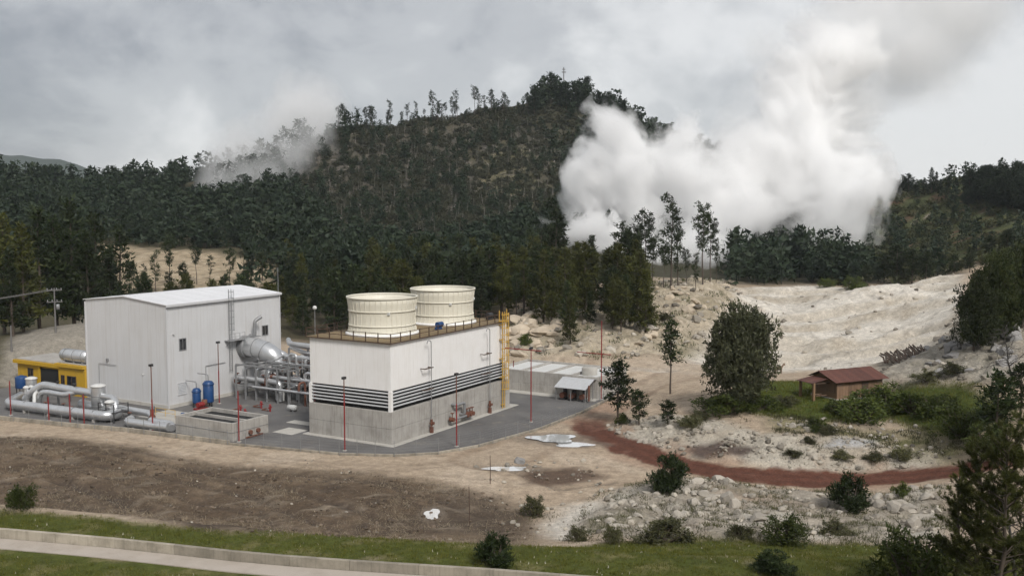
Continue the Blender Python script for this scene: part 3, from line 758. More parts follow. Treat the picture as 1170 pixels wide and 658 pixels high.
# roof access ladder with cage and landing
lad = MB()
for x in (12.0, 12.55): lad.box(x - .03, x + .03, -.34, -.28, 3.8, HE + 1.5)
for i in range(44): lad.box(12.0, 12.55, -.33, -.29, 4.0 + i * .29, 4.03 + i * .29)
la = lad.build('ladder', M_STEEL, hall)
cg = MB()
for i in range(7):
    zz = 10.4 + i * 1.0
    cg.tube([(11.85 + .42 - .45 * math.cos(a), -.34 - .75 * math.sin(a), zz) for a in np.linspace(0, math.pi, 9)], .025, 4)
for a in np.linspace(.3, math.pi - .3, 5):
    cg.cyl((12.27 - .45 * math.cos(a), -.34 - .75 * math.sin(a), 10.3), (12.27 - .45 * math.cos(a), -.34 - .75 * math.sin(a), HE + 1.4), .022, 4)
cg.build('cage', M_STEEL, la)
pl = MB().box(11.2, 14.4, -1.3, -.05, 8.72, 8.82)
for x in (11.2, 12.25, 13.3, 14.38):
    pl.box(x - .025, x + .025, -1.3, -1.25, 8.8, 9.9)
for zz in (9.35, 9.88): pl.box(11.2, 14.4, -1.3, -1.26, zz, zz + .04)
pl.add([(11.4, -.02, 7.8), (11.5, -.02, 7.8), (11.5, -1.2, 8.72), (11.4, -1.2, 8.72)], [(0, 1, 2, 3)])
pl.build('landing', M_STEEL, hall)
MB().tube(bend([(-.12, 15.2, .3), (-.12, 15.2, 5.6), (-.12, 11.3, 5.6)], .15), .035, 6).build('conduit', M_STEEL, hall)
MB().tube(bend([(7.2, -.12, .2), (7.2, -.12, 5.4), (11.2, -.12, 5.4)], .15), .045, 6).build('conduit', M_STEEL, hall)
MB().box(-.28, -.02, 13.0, 13.35, 6.1, 6.5).build('wall_lamp', M_STEEL, hall)
MB().box(-.2, -.02, 5.2, 5.4, 4.6, 4.75).build('wall_lamp', M_LAMP, hall)
MB().box(1.0, 1.25, -.3, -.02, 10.9, 11.0).build('wall_lamp', M_LAMP, hall)
mast = MB().cyl((HL + .2, .3, 4), (HL + .2, .3, 19.5), .045, 6)
for zz in (8.5, 11.8, 15.0): mast.box(HL - .2, HL + .9, .26, .34, zz, zz + .07)
mast.build('mast', M_STEEL, hall)

# ------------------------------------------------------------------ cooling tower
ct = at_uv('cooling_tower', 0, 0, 'white cooling tower block with black louvres, concrete base and two fan stacks', 'cooling tower')
CL, CW, CH, CB, CLV = 28.4, 13.2, 12.75, 4.15, 6.75
# concrete base: cast in lifts with recessed joints
base = MB().box(-.05, CL + .1, .05, CW - .05, -.2, CB - .03)
base.build('base_core', M_CONC, ct)
k = 12
for i in range(k):
    x0, x1 = -.3 + (CL + .6) * i / k, -.3 + (CL + .6) * (i + 1) / k
    for (z0, z1) in ((0.02, 2.0), (2.03, CB)):
        MB().bevbox(x0 + .012, x1 - .012, -.3, .05, z0, z1, .015).build('base_panel', M_CONC, ct)
for i in range(6):
    y0, y1 = .05 + (CW - .05) * i / 6, .05 + (CW - .05) * (i + 1) / 6
    for (z0, z1) in ((0.02, 2.0), (2.03, CB)):
        MB().bevbox(-.3, .02, y0 + .012, y1 - .012, z0, z1, .015).build('base_panel', M_CONC, ct)
MB().bevbox(-1.1, CL + 1.6, -1.1, CW + .5, -.05, .1, .03).build('footing', M_CONCL, ct)
MB().box(.45, CL - .45, .45, CW - .45, CB - .02, CLV + .1).build('louvre_shade', M_DARK, ct)  # solid black block painted as the shade behind the blades
# white upper wall in large sheets
wt = MB().box(.02, CL - .02, .02, CW - .02, CLV + .02, CH - .02); wt.build('upper_wall', M_WHITE, ct)
MB().bevbox(-.12, .32, -.12, .32, CB, CLV, .02).build('corner_post', M_WHITE, ct)
MB().bevbox(CL - .32, CL + .12, -.12, .32, CB, CLV, .02).build('corner_post', M_WHITE, ct)
MB().bevbox(-.12, .32, CW - .32, CW + .12, CB, CLV, .02).build('corner_post', M_WHITE, ct)
for j in range(5):
    z0 = CB + .52 + j * .43
    for (x0, x1) in ((.34, 9.6), (9.64, 18.9), (18.94, CL - .34)):
        MB().add([(x0, -.10, z0), (x1, -.10, z0), (x1, -.10, z0 + .05), (x0, -.10, z0 + .05), (x0, .10, z0 + .10), (x1, .10, z0 + .10), (x1, .10, z0 + .15), (x0, .10, z0 + .15)],
                 [(0, 1, 2, 3), (3, 2, 6, 7), (1, 0, 4, 5), (4, 7, 6, 5), (0, 3, 7, 4), (2, 1, 5, 6)]).build('louvre_blade', M_GALV, ct)
    MB().add([(-.10, .34, z0), (-.10, CW - .34, z0), (-.10, CW - .34, z0 + .05), (-.10, .34, z0 + .05), (.10, .34, z0 + .10), (.10, CW - .34, z0 + .10), (.10, CW - .34, z0 + .15), (.10, .34, z0 + .15)],
             [(3, 2, 1, 0), (7, 6, 2, 3), (5, 4, 0, 1), (4, 5, 6, 7), (4, 7, 3, 0), (6, 5, 1, 2)]).build('louvre_blade', M_GALV, ct)
dk = MB().box(-.35, CL + .35, -.35, CW + .35, CH, CH + .13); deck = dk.build('deck', M_BROWN, ct)
for i in range(20):
    y0 = -.3 + (CW + .6) * i / 20
    MB().box(-.32, CL + .32, y0 + .012, y0 + (CW + .6) / 20 - .012, CH + .131, CH + .165).build('deck_plank', M_DECK, deck)
rail = MB()
for zz in (.55, 1.08):
    z = CH + .14 + zz
    rail.box(-.32, CL + .32, -.32, -.26, z, z + .07).box(-.32, CL + .32, CW + .26, CW + .32, z, z + .07).box(-.32, -.26, -.32, CW + .32, z, z + .07).box(CL + .26, CL + .32, -.32, CW + .32, z, z + .07)
ra = rail.build('railing', M_BROWN, ct)
pm_ = MB().box(-.05, .05, -.05, .05, 0, 1.2).mesh('rail_post')
for i in range(15):
    for y in (-.29, CW + .29): link('rail_post', pm_, M_BROWN, ra, (-.29 + (CL + .58) * i / 14, y, CH + .13))
for i in range(1, 7):
    for x in (-.29, CL + .29): link('rail_post', pm_, M_BROWN, ra, (x, -.29 + (CW + .58) * i / 7, CH + .13))
for cxs in (7.0, 21.3):
    prof = [(4.72, 0), (4.52, .55), (4.42, 1.1), (4.36, 2.0), (4.40, 3.0), (4.52, 4.1), (4.66, 4.95)]
    c = (cxs, CW / 2, CH + .16)
    fs = MB().lathe(prof + [(4.60, 4.98), (4.5, 4.1), (4.3, 2.0), (4.5, .1)], c, 56).build('fan_stack', M_CREAM, ct)
    for (r_, z0) in ((4.44, 1.25), (4.46, 3.15)):
        MB().lathe([(r_ - .04, z0), (r_ + .07, z0), (r_ + .07, z0 + .14), (r_ - .04, z0 + .14)], c, 56).build('ring_band', M_CREAM, fs)
    MB().lathe([(4.62, 4.86), (4.76, 4.86), (4.76, 5.02), (4.54, 5.02), (4.54, 4.86)], c, 56).build('rim', M_CREAM, fs)
    MB().lathe([(4.66, -.02), (4.88, -.02), (4.88, .26), (4.62, .36)], c, 56).build('foot_ring', M_WHITE, fs)
    rb = MB()
    for a in np.linspace(0, 2 * math.pi, 40, endpoint=False):
        rb.tube([(c[0] + (r_ + .025) * math.cos(a), c[1] + (r_ + .025) * math.sin(a), c[2] + z) for r_, z in prof], .045, 4, smooth=False)
    tag(rb.build('rib', M_CREAM, fs), kind='stuff')
    MB().lathe([(0.01, 2.2), (.9, 2.0), (.9, 1.6), (0.01, 1.5)], c, 16).build('fan_hub', M_STEEL, fs)
    for q in range(6):
        a = q * math.pi / 3
        p = [(c[0] + r_ * math.cos(a) - w * math.sin(a), c[1] + r_ * math.sin(a) + w * math.cos(a), c[2] + z) for r_, w, z in ((.8, -.3, 1.7), (4.2, -.45, 1.72), (4.2, .45, 1.95), (.8, .3, 2.0))]
        MB().add(p, [(0, 1, 2, 3)]).build('fan_blade', M_STEEL, fs)
    for (a, z) in ((-1.1, 3.35), (-2.3, 2.9)):
        MB().box(c[0] + 4.45 * math.cos(a) - .16, c[0] + 4.45 * math.cos(a) + .16, c[1] + 4.45 * math.sin(a) - .16, c[1] + 4.45 * math.sin(a) + .16, c[2] + z, c[2] + z + .34).build('hatch', M_LAMP, fs)
MB().box(13.6, 14.4, 2.0, 2.7, CH + .17, CH + .5).cyl((13.7, 2.35, CH + .85), (14.8, 2.35, CH + .85), .38, 12).build('fan_motor', M_BLUE, ct)
MB().box(26.9, 27.7, 2.0, 2.7, CH + .17, CH + .5).cyl((26.8, 2.35, CH + .85), (27.9, 2.35, CH + .85), .38, 12).build('fan_motor', M_BLACK, ct)
for p in ((1.0, CW - .1), (CL - .4, CW - .2)):
    fl = MB().cyl((p[0], p[1], CH + .1), (p[0], p[1], CH + 3.6), .05, 6).build('floodlight_pole', M_STEEL, ct)
    MB().lathe([(.03, .5), (.22, .42), (.30, .18), (.22, 0), (.05, -.02)], (p[0], p[1], CH + 3.55), 10).build('lamp_head', M_LAMP, fl)
# yellow caged ladder
lad = MB()
for x in (26.2, 26.85): lad.box(x - .045, x + .045, -.62, -.54, .1, CH + 1.6)
for i in range(46): lad.box(26.2, 26.85, -.6, -.56, .3 + i * .3, .335 + i * .3)
for zz in (.6, 4.6, 7.4, 10.2, 12.4): lad.box(26.1, 26.95, -.56, -.02, zz, zz + .07)
la = lad.build('ladder', M_YLAD, ct)
cg = MB()
for i in range(12):
    zz = 3.0 + i * 1.0
    cg.tube([(26.525 - .62 * math.cos(a), -.56 - .85 * math.sin(a), zz) for a in np.linspace(0, math.pi, 9)], .05, 4)
for a in np.linspace(.3, math.pi - .3, 5):
    cg.cyl((26.525 - .62 * math.cos(a), -.56 - .85 * math.sin(a), 2.9), (26.525 - .62 * math.cos(a), -.56 - .85 * math.sin(a), CH + 1.5), .045, 4)
cg.build('cage', M_YLAD, la)
MB().box(25.5, 27.7, -.5, -.3, CH + .2, CH + .3).box(25.5, 25.58, -.5, -.4, CH + .2, CH + 1.9).box(27.6, 27.68, -.5, -.4, CH + .2, CH + 1.9).build('ladder_gate', M_YLAD, ct)
# fire-water risers with brackets
for x in (7.8, 22.4):
    rs = MB().tube(bend([(x, -.75, .1), (x, -.75, CH - .45), (x - .75, -.75, CH - .3), (x - .95, -.75, CH - .75)], .35), .06, 8).build('riser_pipe', M_STEEL, ct)
    for zz in (8.7, 5.9):
        MB().box(x - 1.6, x + .45, -.82, -.70, zz, zz + .12).box(x - 1.4, x - 1.3, -.75, .0, zz, zz + .1).box(x + .25, x + .35, -.75, .0, zz, zz + .1).build('bracket', M_BROWN, rs)
    MB().cyl((x, -.75, 1.0), (x, -.75, 1.9), .16, 8).cyl((x - .35, -.75, 1.4), (x + .3, -.75, 1.4), .11, 8).cyl((x, -.8, 1.4), (x, -1.08, 1.4), .05, 6).cyl((x, -1.05, 1.4), (x, -1.11, 1.4), .22, 10).box(x - .16, x + .16, -.95, -.55, .1, .9).build('valve', M_RUST, rs)
# outlet pipework with red valves on the base
op = MB().tube(bend([(13.2, -.3, 2.9), (13.2, -1.1, 2.9), (15.2, -1.1, 2.9), (15.2, -1.1, 1.2), (15.2, -.3, 1.2)], .4), .20, 10)
op.tube(bend([(12.6, -.3, 1.0), (12.6, -1.1, 1.0), (16.4, -1.1, 1.0), (16.4, -.3, 1.0)], .35), .16, 10).build('outlet_pipe', M_STEEL, ct)
for x in (12.3, 15.9, 16.7, 17.3):
    MB().cyl((x, -1.3, 1.05), (x, -.6, 1.05), .30, 10).cyl((x, -1.0, 1.2), (x, -1.0, 1.9), .07, 6).cyl((x, -1.0, 1.88), (x, -1.0, 1.94), .28, 12).build('valve', M_RUST, ct)

# ------------------------------------------------------------------ exhaust duct beside the hall
ex = at_uv('exhaust_duct', 16.8, 41.85, 'huge silver elbow duct leaving the side of the turbine hall', 'duct')
pth = bend([(0, .1, 7.4), (0, -3.4, 7.4), (.4, -5.9, 6.3), (.7, -7.2, 4.3)], 2.0, 8)
MB().tube([(0, .05, 7.4), (0, -1.0, 7.4)], 1.75, 28).build('collar', M_STEEL, ex)
MB().tube(pth, [1.5] * (len(pth) - 6) + [1.45, 1.38, 1.3, 1.2, 1.1, 1.0], 28).build('jacket', M_SILVER, ex)
for k_ in (3, 8, 13, 17):
    if k_ < len(pth) - 1:
        a, b = Vector(pth[k_]), Vector(pth[k_ + 1]); d = (b - a).normalized()
        MB().tube([a, a + d * .12], 1.55 if k_ < 12 else 1.46, 28).build('joint_band', M_STEEL, ex)
MB().tube(bend([(.8, -4.4, 6.9), (2.2, -6.6, 6.0), (2.5, -7.8, 4.2)], 1.0), .8, 16).build('branch_pipe', M_SILVER, ex)
MB().tube(bend([(1.2, -.1, 9.0), (1.2, -1.2, 9.0), (1.2, -1.2, 11.4), (2.3, -1.6, 12.0)], .5), .28, 10).box(.4, 2.0, -1.7, -.1, 8.9, 9.0).build('vent_pipe', M_STEEL, ex)
sup = MB()
for (x, y) in ((-.9, -5.8), (3.4, -5.8), (-.9, -9.0), (3.4, -9.0)): sup.box(x - .14, x + .14, y - .14, y + .14, 0, 4.1)
sup.box(-1.1, 3.6, -5.94, -5.66, 4.0, 4.3).box(-1.1, 3.6, -9.14, -8.86, 4.0, 4.3).box(-1.04, -.76, -9, -5.8, 4.0, 4.3).box(3.26, 3.54, -9, -5.8, 4.0, 4.3).box(.3, .9, -9, -5.8, 4.0, 4.28)
sup.build('support_frame', M_STEEL, ex)

# pipe rack between the hall and the tower
pr = at_uv('pipe_rack', 14.2, 41.0, 'steel pipe rack with silver looped pipes below the elbow duct', 'pipes')
pm = MB().tube(bend([(-1.0, -.6, 3.1), (-1.0, -10.0, 3.1), (-1.0, -10.0, .2)], .8), .42, 14); pm.build('pipe', M_SILVER, pr)
MB().tube(bend([(-.3, -.6, 1.9), (-.3, -8.8, 1.9), (-.3, -8.8, .2)], .6), .30, 12).build('pipe', M_SILVER, pr)
MB().tube(bend([(1.2, -.6, 2.3), (1.2, -11.4, 2.3), (5.0, -11.4, 2.3)], .6), .34, 12).build('pipe', M_SILVER, pr)
for y in (-2.4, -5.0, -7.4):
    MB().tube(bend([(2.0, y, 2.6), (2.0, y, 4.7), (-1.0, y - .2, 4.7), (-1.0, y - .2, 3.2)], 1.1), .27, 12).build('pipe_loop', M_SILVER, pr)
col = MB().box(-.11, .11, -.11, .11, 0, 5.2).mesh('column')
for y in (-1.6, -3.6, -5.8, -8.0, -10.2, -12.4):
    for x in (-1.7, .55, 2.9): link('column', col, M_STEEL, pr, (x, y, 0))
bmz = MB().box(-1.8, 3.0, -.09, .09, 0, .22).mesh('beam')
for y in (-1.6, -3.6, -5.8, -8.0, -10.2, -12.4):
    for z in (2.45, 4.95): link('beam', bmz, M_STEEL, pr, (0, y, z + .01))
lb = MB().box(-.09, .09, -12.4, -1.6, 0, .2).mesh('beam')
for x in (-1.7, .55, 2.9): link('beam', lb, M_STEEL, pr, (x, 0, 5.2))
for (x, y) in ((-1.0, -1.2), (1.2, -3.0), (1.2, -6.5), (-.3, -6.0), (1.2, -9.5)):
    MB().cyl((x, y - .3, 2.6), (x, y + .3, 2.6), .5, 12).cyl((x, y, 2.7), (x, y, 3.8), .07, 6).cyl((x, y, 3.75), (x, y, 3.82), .34, 12).build('valve', M_RUST, pr)

# second tangle: upper pipes towards the tower
p2 = at_uv('valve_gallery', 20.5, 30.5, 'upper gallery of pipes, steel platforms and red-brown valves behind the tower', 'pipes')
for i, (y, z, r_) in enumerate(((0, 7.6, .42), (-1.6, 7.3, .30), (-3.0, 6.4, .36))):
    MB().tube(bend([(4.5, 9.5 + y * .2, z), (1.0, 6 + y, z), (0, -8 + y, z), (0, -8.4 + y, 1.0)], 1.2), r_, 12).build('pipe', M_SILVER, p2)
for i in range(7):
    y = 5.5 - i * 2.0
    MB().tube(bend([(-2.2, y, .3), (-2.2, y, 5.6 + .3 * (i % 3)), (-.6, y, 5.6 + .3 * (i % 3)), (-.6, y, 3.4)], .7), .22, 10).build('pipe_loop', M_SILVER if i % 2 else M_LAMP, p2)
    MB().cyl((-2.2, y, 2.3), (-2.2, y, 2.9), .42, 10).cyl((-2.2, y, 3.6), (-2.2, y, 4.0), .36, 10).cyl((-2.9, y, 2.6), (-2.2, y, 2.6), .09, 6).cyl((-2.95, y, 2.6), (-2.88, y, 2.6), .32, 12).build('valve', M_RUST, p2)
for x in (-3.0, .8):
    for y in (6, 2, -2, -6, -9.5): MB().box(x - .12, x + .12, y - .12, y + .12, 0, 7.0).build('column', M_STEEL, p2)
MB().box(-3.1, .9, -9.6, 6.1, 4.55, 4.65).build('grating', M_RUST, p2)
g2 = MB()
for z in (5.2, 5.7): g2.box(-3.12, -3.06, -9.6, 6.1, z, z + .06)
for i in range(10): g2.box(-3.12, -3.06, -9.6 + i * 1.74, -9.54 + i * 1.74, 4.6, 5.75)
g2.build('handrail', M_RUST, p2)
MB().cyl((-1, -5.5, 5.2), (-1, -3.2, 5.2), .75, 16).build('vessel', M_RUST, p2)
MB().cyl((-1, 1.0, 5.4), (-1, 3.6, 5.4), .7, 16).build('vessel', M_SILVER, p2)
MB().lathe([(0.01, 2.0), (.5, 1.9), (.55, 0), (.01, 0)], (-1.6, -7.6, 5.0), 14).build('vessel', M_BLACK, p2)

mf = at_uv('pipe_manifold', 13.2, 24.6, 'dense tangle of thin pipes, ducts and dark valves between hall and tower', 'pipes')
for i in range(22):
    x, y = R.uniform(0, 8), R.uniform(0, 9); hh_ = R.uniform(3.2, 7.2); r_ = R.choice((.09, .13, .18, .26)); a = R.choice((-1, 1)) * R.uniform(1.2, 3.2)
    p_ = [(x, y, 0), (x, y, hh_), (x + (a if i % 2 else 0), y + (0 if i % 2 else a), hh_), (x + (a if i % 2 else 0), y + (0 if i % 2 else a), hh_ - R.uniform(.8, 2.6))]
    MB().tube(bend(p_, r_ * 3), r_, 10).build('pipe', (M_SILVER, M_STEEL, M_LAMP, M_RUST)[i % 4], mf)
    if i % 2 == 0: MB().cyl((x, y, hh_ * .45), (x, y, hh_ * .45 + .5), r_ * 1.9, 10).cyl((x - .6, y, hh_ * .45 + .25), (x, y, hh_ * .45 + .25), .06, 6).cyl((x - .66, y, hh_ * .45 + .25), (x - .58, y, hh_ * .45 + .25), .26, 10).build('valve', M_RUST if i % 3 else M_BLACK, mf)
for i, z_ in enumerate((2.2, 3.6, 5.4, 6.2)): MB().tube([(-1 + i * 2, -1.0, z_), (-1 + i * 2, 11.0, z_)], (.2, .3, .24, .34)[i], 12).build('pipe', M_SILVER, mf)
for x in (0.5, 4.5, 8.2):
    for y in (0.5, 5, 9.5): MB().box(x - .1, x + .1, y - .1, y + .1, 0, 6.0).build('column', M_STEEL, mf)
for z_ in (3.0, 5.9):
    for x in (.5, 4.5, 8.2): MB().box(x - .08, x + .08, .5, 9.5, z_, z_ + .18).build('beam', M_STEEL, mf)

v1 = at_uv('valve_stand', 6.3, 17.6, 'red and black valve stand beside the left face of the cooling tower', 'valve stand')
MB().box(-.5, .5, -.5, .5, 0, .3).cyl((0, 0, .3), (0, 0, 6.8), .22, 10).build('riser', M_BLACK, v1)
for z in (1.0, 2.4, 3.4, 5.0): MB().cyl((0, 0, z), (0, 0, z + .55), .42, 12).cyl((-.75, 0, z + .25), (.6, 0, z + .25), .12, 8).cyl((-.8, 0, z + .25), (-.72, 0, z + .25), .36, 12).build('valve', M_RED if z < 3 else M_RUST, v1)
MB().tube(bend([(.9, -.4, 0), (.9, -.4, 4.2), (.9, -2.6, 4.2)], .5), .3, 12).build('pipe', M_LAMP, v1)
MB().box(.2, 1.3, -1.2, -.9, 0, 4.0).box(.2, 1.3, .9, 1.2, 0, 4.0).build('frame', M_BLACK, v1)
MB().cyl((.9, -1.2, 4.2), (.9, -1.7, 4.2), .52, 14).build('flange', M_LAMP, v1)

t = at_uv('storage_tank', 9.3, 25.0, 'small white horizontal tank lying on the yard paving', 'tank')
MB().tube([(0, -.75, .55), (0, -.65, .55), (0, .65, .55), (0, .75, .55)], [.2, .42, .42, .2], 16).build('vessel', M_LAMP, t); MB().box(-.3, .3, -.5, -.3, 0, .3).box(-.3, .3, .3, .5, 0, .3).build('saddle', M_STEEL, t)

# red hydrants and clutter on the yard
for i, (u, v) in enumerate(((5.0, 31.0), (7.5, 27.6), (8.6, 30.4), (3.4, 28.5))):
    t = at_uv('fire_hydrant', u, v, ['red hydrant nearest the blue filter vessels', 'red hydrant on the paving nearest the pipe rack', 'red hydrant between the pipe rack and the hall wall', 'red hydrant nearest the open concrete basin'][i], 'hydrant', 'red hydrants on the yard')
    MB().cyl((0, 0, 0), (0, 0, .85), .14, 10).lathe([(.2, .85), (.17, 1.0), (.06, 1.1), (.01, 1.12)], (0, 0, 0), 10).build('barrel', M_RED, t)
    MB().cyl((-.35, 0, .6), (.35, 0, .6), .09, 8).build('outlet', M_RED, t)
    MB().tube(bend([(0, .2, .12), (0, 1.8, .12), (1.2, 1.8, .12)], .3), .07, 6).build('supply_pipe', M_RUST, t)

# two blue filter vessels on a red skid
for i, (u, v, h_, r_) in enumerate(((4.4, 39.3, 2.9, .62), (5.7, 38.2, 3.9, .78))):
    t = at_uv('filter_vessel', u, v, ['shorter of the two upright blue vessels by the hall wall', 'taller of the two upright blue vessels by the hall wall'][i], 'tank', 'blue vessels')
    MB().lathe([(r_, .75), (r_, h_ - .35), (r_ * .75, h_ - .1), (.2, h_), (.01, h_)], (0, 0, 0), 20).lathe([(.01, .5), (r_ * .8, .58), (r_, .75)], (0, 0, 0), 20).build('shell', M_BLUE, t)
    for a in (.6, 2.7, 4.8): MB().box(r_ * .8 * math.cos(a) - .06, r_ * .8 * math.cos(a) + .06, r_ * .8 * math.sin(a) - .06, r_ * .8 * math.sin(a) + .06, 0, .8).build('leg', M_BLACK, t)
    MB().lathe([(r_ + .05, h_ - .6), (r_ + .09, h_ - .6), (r_ + .09, h_ - .48), (r_ + .05, h_ - .48)], (0, 0, 0), 20).build('flange', M_BLUE, t)
    MB().tube(bend([(0, 0, h_), (0, 0, h_ + .9), (0, 2.2, h_ + .9)], .3), .07, 6).build('pipe', M_STEEL, t)
t = at_uv('pump_skid', 3.6, 37.6, 'red pump skid at the foot of the blue vessels', 'pump')
MB().box(-.9, .9, -.6, .6, 0, .22).build('skid_frame', M_RED, t); MB().cyl((-.6, 0, .7), (.5, 0, .7), .38, 14).build('motor', M_RED, t); MB().lathe([(.01, 1.35), (.4, 1.3), (.42, .5), (.01, .4)], (.75, 0, 0), 14).build('pump_casing', M_RUST, t)
t = at_uv('blue_pump', -3.2, 33.2, 'small blue pump behind the twin silver pipes', 'pump')
MB().box(-.4, .4, -.5, .5, 0, .25).build('bed_plate', M_STEEL, t); MB().cyl((0, -.5, .65), (0, .4, .65), .36, 12).build('motor', M_BLUE, t); MB().lathe([(.01, 1.15), (.28, 1.1), (.3, .3), (.01, .3)], (0, .6, 0), 12).build('pump_casing', M_BLUE, t)

# open concrete basin at the yard edge
bs = at_uv('concrete_basin', -9.0, 18.3, 'open rectangular concrete basin split in two by a low divider', 'basin')
BL, BW, BH = 6.4, 10.4, 2.35
t_ = .35
for nm, a in (('wall', (0, BL, 0, t_, 0, BH)), ('wall', (0, BL, BW - t_, BW, 0, BH)), ('wall', (0, t_, t_ + .01, BW - t_ - .01, 0, BH - .002)), ('wall', (BL - t_, BL, t_ + .01, BW - t_ - .01, 0, BH - .002)), ('divider', (BL / 2 - .15, BL / 2 + .15, t_ + .01, BW - t_ - .01, 0, BH - .12))):
    MB().bevbox(*a, .025).build(nm, M_CONC, bs)
MB().box(t_, BL - t_, t_, BW - t_, .02, 1.85).build('basin_shade', M_DARK, bs)  # black block in place of the deep shade inside the empty basin
MB().bevbox(-.05, BL + .05, -.05, BW + .05, BH * .48, BH * .5, .005).build('cast_joint', M_STEEL, bs)
MB().cyl((3.0, -.3, .7), (3.0, -.02, .7), .3, 10).cyl((4.4, -.3, .7), (4.4, -.02, .7), .3, 10).box(2.0, 5.2, -.35, -.2, .1, .25).build('drain_valve', M_RUST, bs)

# ------------------------------------------------------------------ steam field pipes at the left
sp = at_uv('steam_pipeline', -11.2, 60.0, 'big silver insulated steam pipe with a hairpin bend by the kerb wall', 'pipes')
ppp = bend([(4.6, 5.0, 1.0), (0, 1.6, 1.0), (.6, -9, 1.0), (1.3, -18.6, 1.0), (3.6, -18.6, 1.0), (4.6, -14.0, 1.0), (5.4, -8.0, 1.0)], 1.5, 8)
MB().tube(ppp, .68, 20).build('pipe_jacket', M_SILVER, sp)
for (x, y) in ((.3, -2.5), (.6, -7.5), (.9, -12.5), (1.2, -16.5)):
    MB().box(x - .5, x + .5, y - .15, y + .15, 0, .5).build('pipe_saddle', M_CONC, sp)
    MB().tube([(x, y - .12, 1.0), (x, y + .12, 1.0)], .72, 20).build('band', M_STEEL, sp)
def separator(u, v, h_, r_, label):
    t = at_uv('steam_separator', u, v, label, 'tank', 'silver steam separators')
    MB().lathe([(.01, .35), (r_ * .7, .45), (r_, .8), (r_, h_ - .05)], (0, 0, 0), 22).build('shell', M_SILVER, t)
    MB().lathe([(r_ + .03, h_ - .1), (r_ + .09, h_ - .1), (r_ + .09, h_ + .1), (r_ * .5, h_ + .28), (.01, h_ + .3)], (0, 0, 0), 22).build('cap', M_LAMP, t)
    for zz in (h_ * .33, h_ * .66): MB().lathe([(r_, zz), (r_ + .03, zz), (r_ + .03, zz + .1), (r_, zz + .1)], (0, 0, 0), 22).build('band', M_STEEL, t)
    for a in (.5, 2.6, 4.7): MB().box(r_ * .8 * math.cos(a) - .08, r_ * .8 * math.cos(a) + .08, r_ * .8 * math.sin(a) - .08, r_ * .8 * math.sin(a) + .08, 0, .8).build('leg', M_STEEL, t)
    return t
separator(-6.6, 62.4, 3.9, .78, 'upright silver separator vessel at the far left end of the pipes')
separator(-7.0, 46.6, 4.3, 1.0, 'fatter upright silver separator vessel near the hairpin bend')
separator(-8.3, 61.2, 2.9, .36, 'slim silver pot standing close to the left separator vessel')
separator(-8.3, 42.6, 2.6, .62, 'short silver drum inside the railed platform')
up = at_uv('upper_pipeline', -6.6, 57.6, 'raised silver pipe run joining the two separator vessels', 'pipes')
MB().tube(bend([(-1.4, 4.4, 1.0), (-1.2, 2.8, 2.4), (-.4, 1.6, 3.35), (-.4, -10.6, 3.1)], 1.2, 8), .55, 18).build('pipe_jacket', M_SILVER, up)
MB().tube(bend([(-1.2, 1.4, 1.0), (-1.4, .6, 2.4), (-1.3, -.8, 2.6), (-1.2, -4.6, 2.5), (-.4, -6.4, 3.0)], .8, 8), .38, 16).build('branch_pipe', M_SILVER, up)
MB().tube(bend([(-1.0, 4.2, 1.4), (-1.0, 3.8, 2.9), (-1.0, 2.9, 2.9), (-1.0, 2.6, 1.2)], .5, 8), .3, 14).build('loop_pipe', M_LAMP, up)
MB().tube(bend([(-.4, -12.0, 2.9), (-.6, -14.6, 2.9), (-1.2, -15.6, 2.2), (-1.4, -15.8, .9)], 1.2, 8), .5, 18).build('pipe_jacket', M_SILVER, up)
MB().tube(bend([(.6, -10.5, 1.3), (1.0, -20, 1.0), (.6, -21.0, .6)], .8, 8), .5, 16).build('pipe_jacket', M_SILVER, up)
for y in (.4, -2.0, -4.6, -7.6):
    MB().box(-.55, -.4, y - .09, y + .09, 0, 2.7).box(-.4, -.25, y - .09, y + .09, 0, 2.7).build('post', M_STEEL, up)
for (y, z) in ((-2.0, 4.0), (-5.8, 4.0)):
    MB().cyl((-.4, y, z - .5), (-.4, y, z + .1), .18, 10).cyl((-.4, y, z + .1), (-.4, y, z + .17), .32, 12).build('valve', M_BLACK, up)
MB().tube(bend([(-2.6, .6, .4), (-1.6, 1.8, 2.1), (-.9, 2.2, 2.2)], .5), .26, 12).build('branch_pipe', M_LAMP, up)
pf = at_uv('railed_platform', -9.4, 40.4, 'small steel service platform with handrails beside the separator', 'platform')
m_ = MB().box(0, 2.4, 0, 3.2, 1.35, 1.43)
for (x, y) in ((0, 0), (2.4, 0), (0, 3.2), (2.4, 3.2), (0, 1.6)): m_.box(x - .05, x + .05, y - .05, y + .05, 0, 2.6)
m_.build('frame', M_BLACK, pf)
m_ = MB()
for z in (2.0, 2.55): m_.box(-.03, .03, 0, 3.2, z, z + .05).box(0, 2.4, -.03, .03, z, z + .05).box(0, 2.4, 3.17, 3.23, z, z + .05)
m_.build('handrail', M_BLACK, pf)
tw = at_uv('twin_pipes', -10.2, 36.6, 'pair of low silver pipes with rounded ends beside the concrete basin', 'pipes')
MB().tube(bend([(1.6, 1.3, .75), (.1, 0.3, .75), (.2, -4.2, .75), (.6, -7.3, .8)], 1.0, 8), .56, 18).build('pipe_jacket', M_SILVER, tw)
MB().tube(bend([(1.9, -2.4, .9), (1.6, -4.2, .9), (1.6, -6.6, .9), (1.0, -7.4, .6)], .8, 8), .5, 18).build('pipe_jacket', M_SILVER, tw)
for y in (-1.2, -4.6): MB().box(-.2, .7, y - .12, y + .12, 0, .4).build('pipe_saddle', M_CONC, tw)
pm2 = at_uv('red_pump', -7.6, 34.8, 'upright red pump between the railed platform and the twin pipes', 'pump')
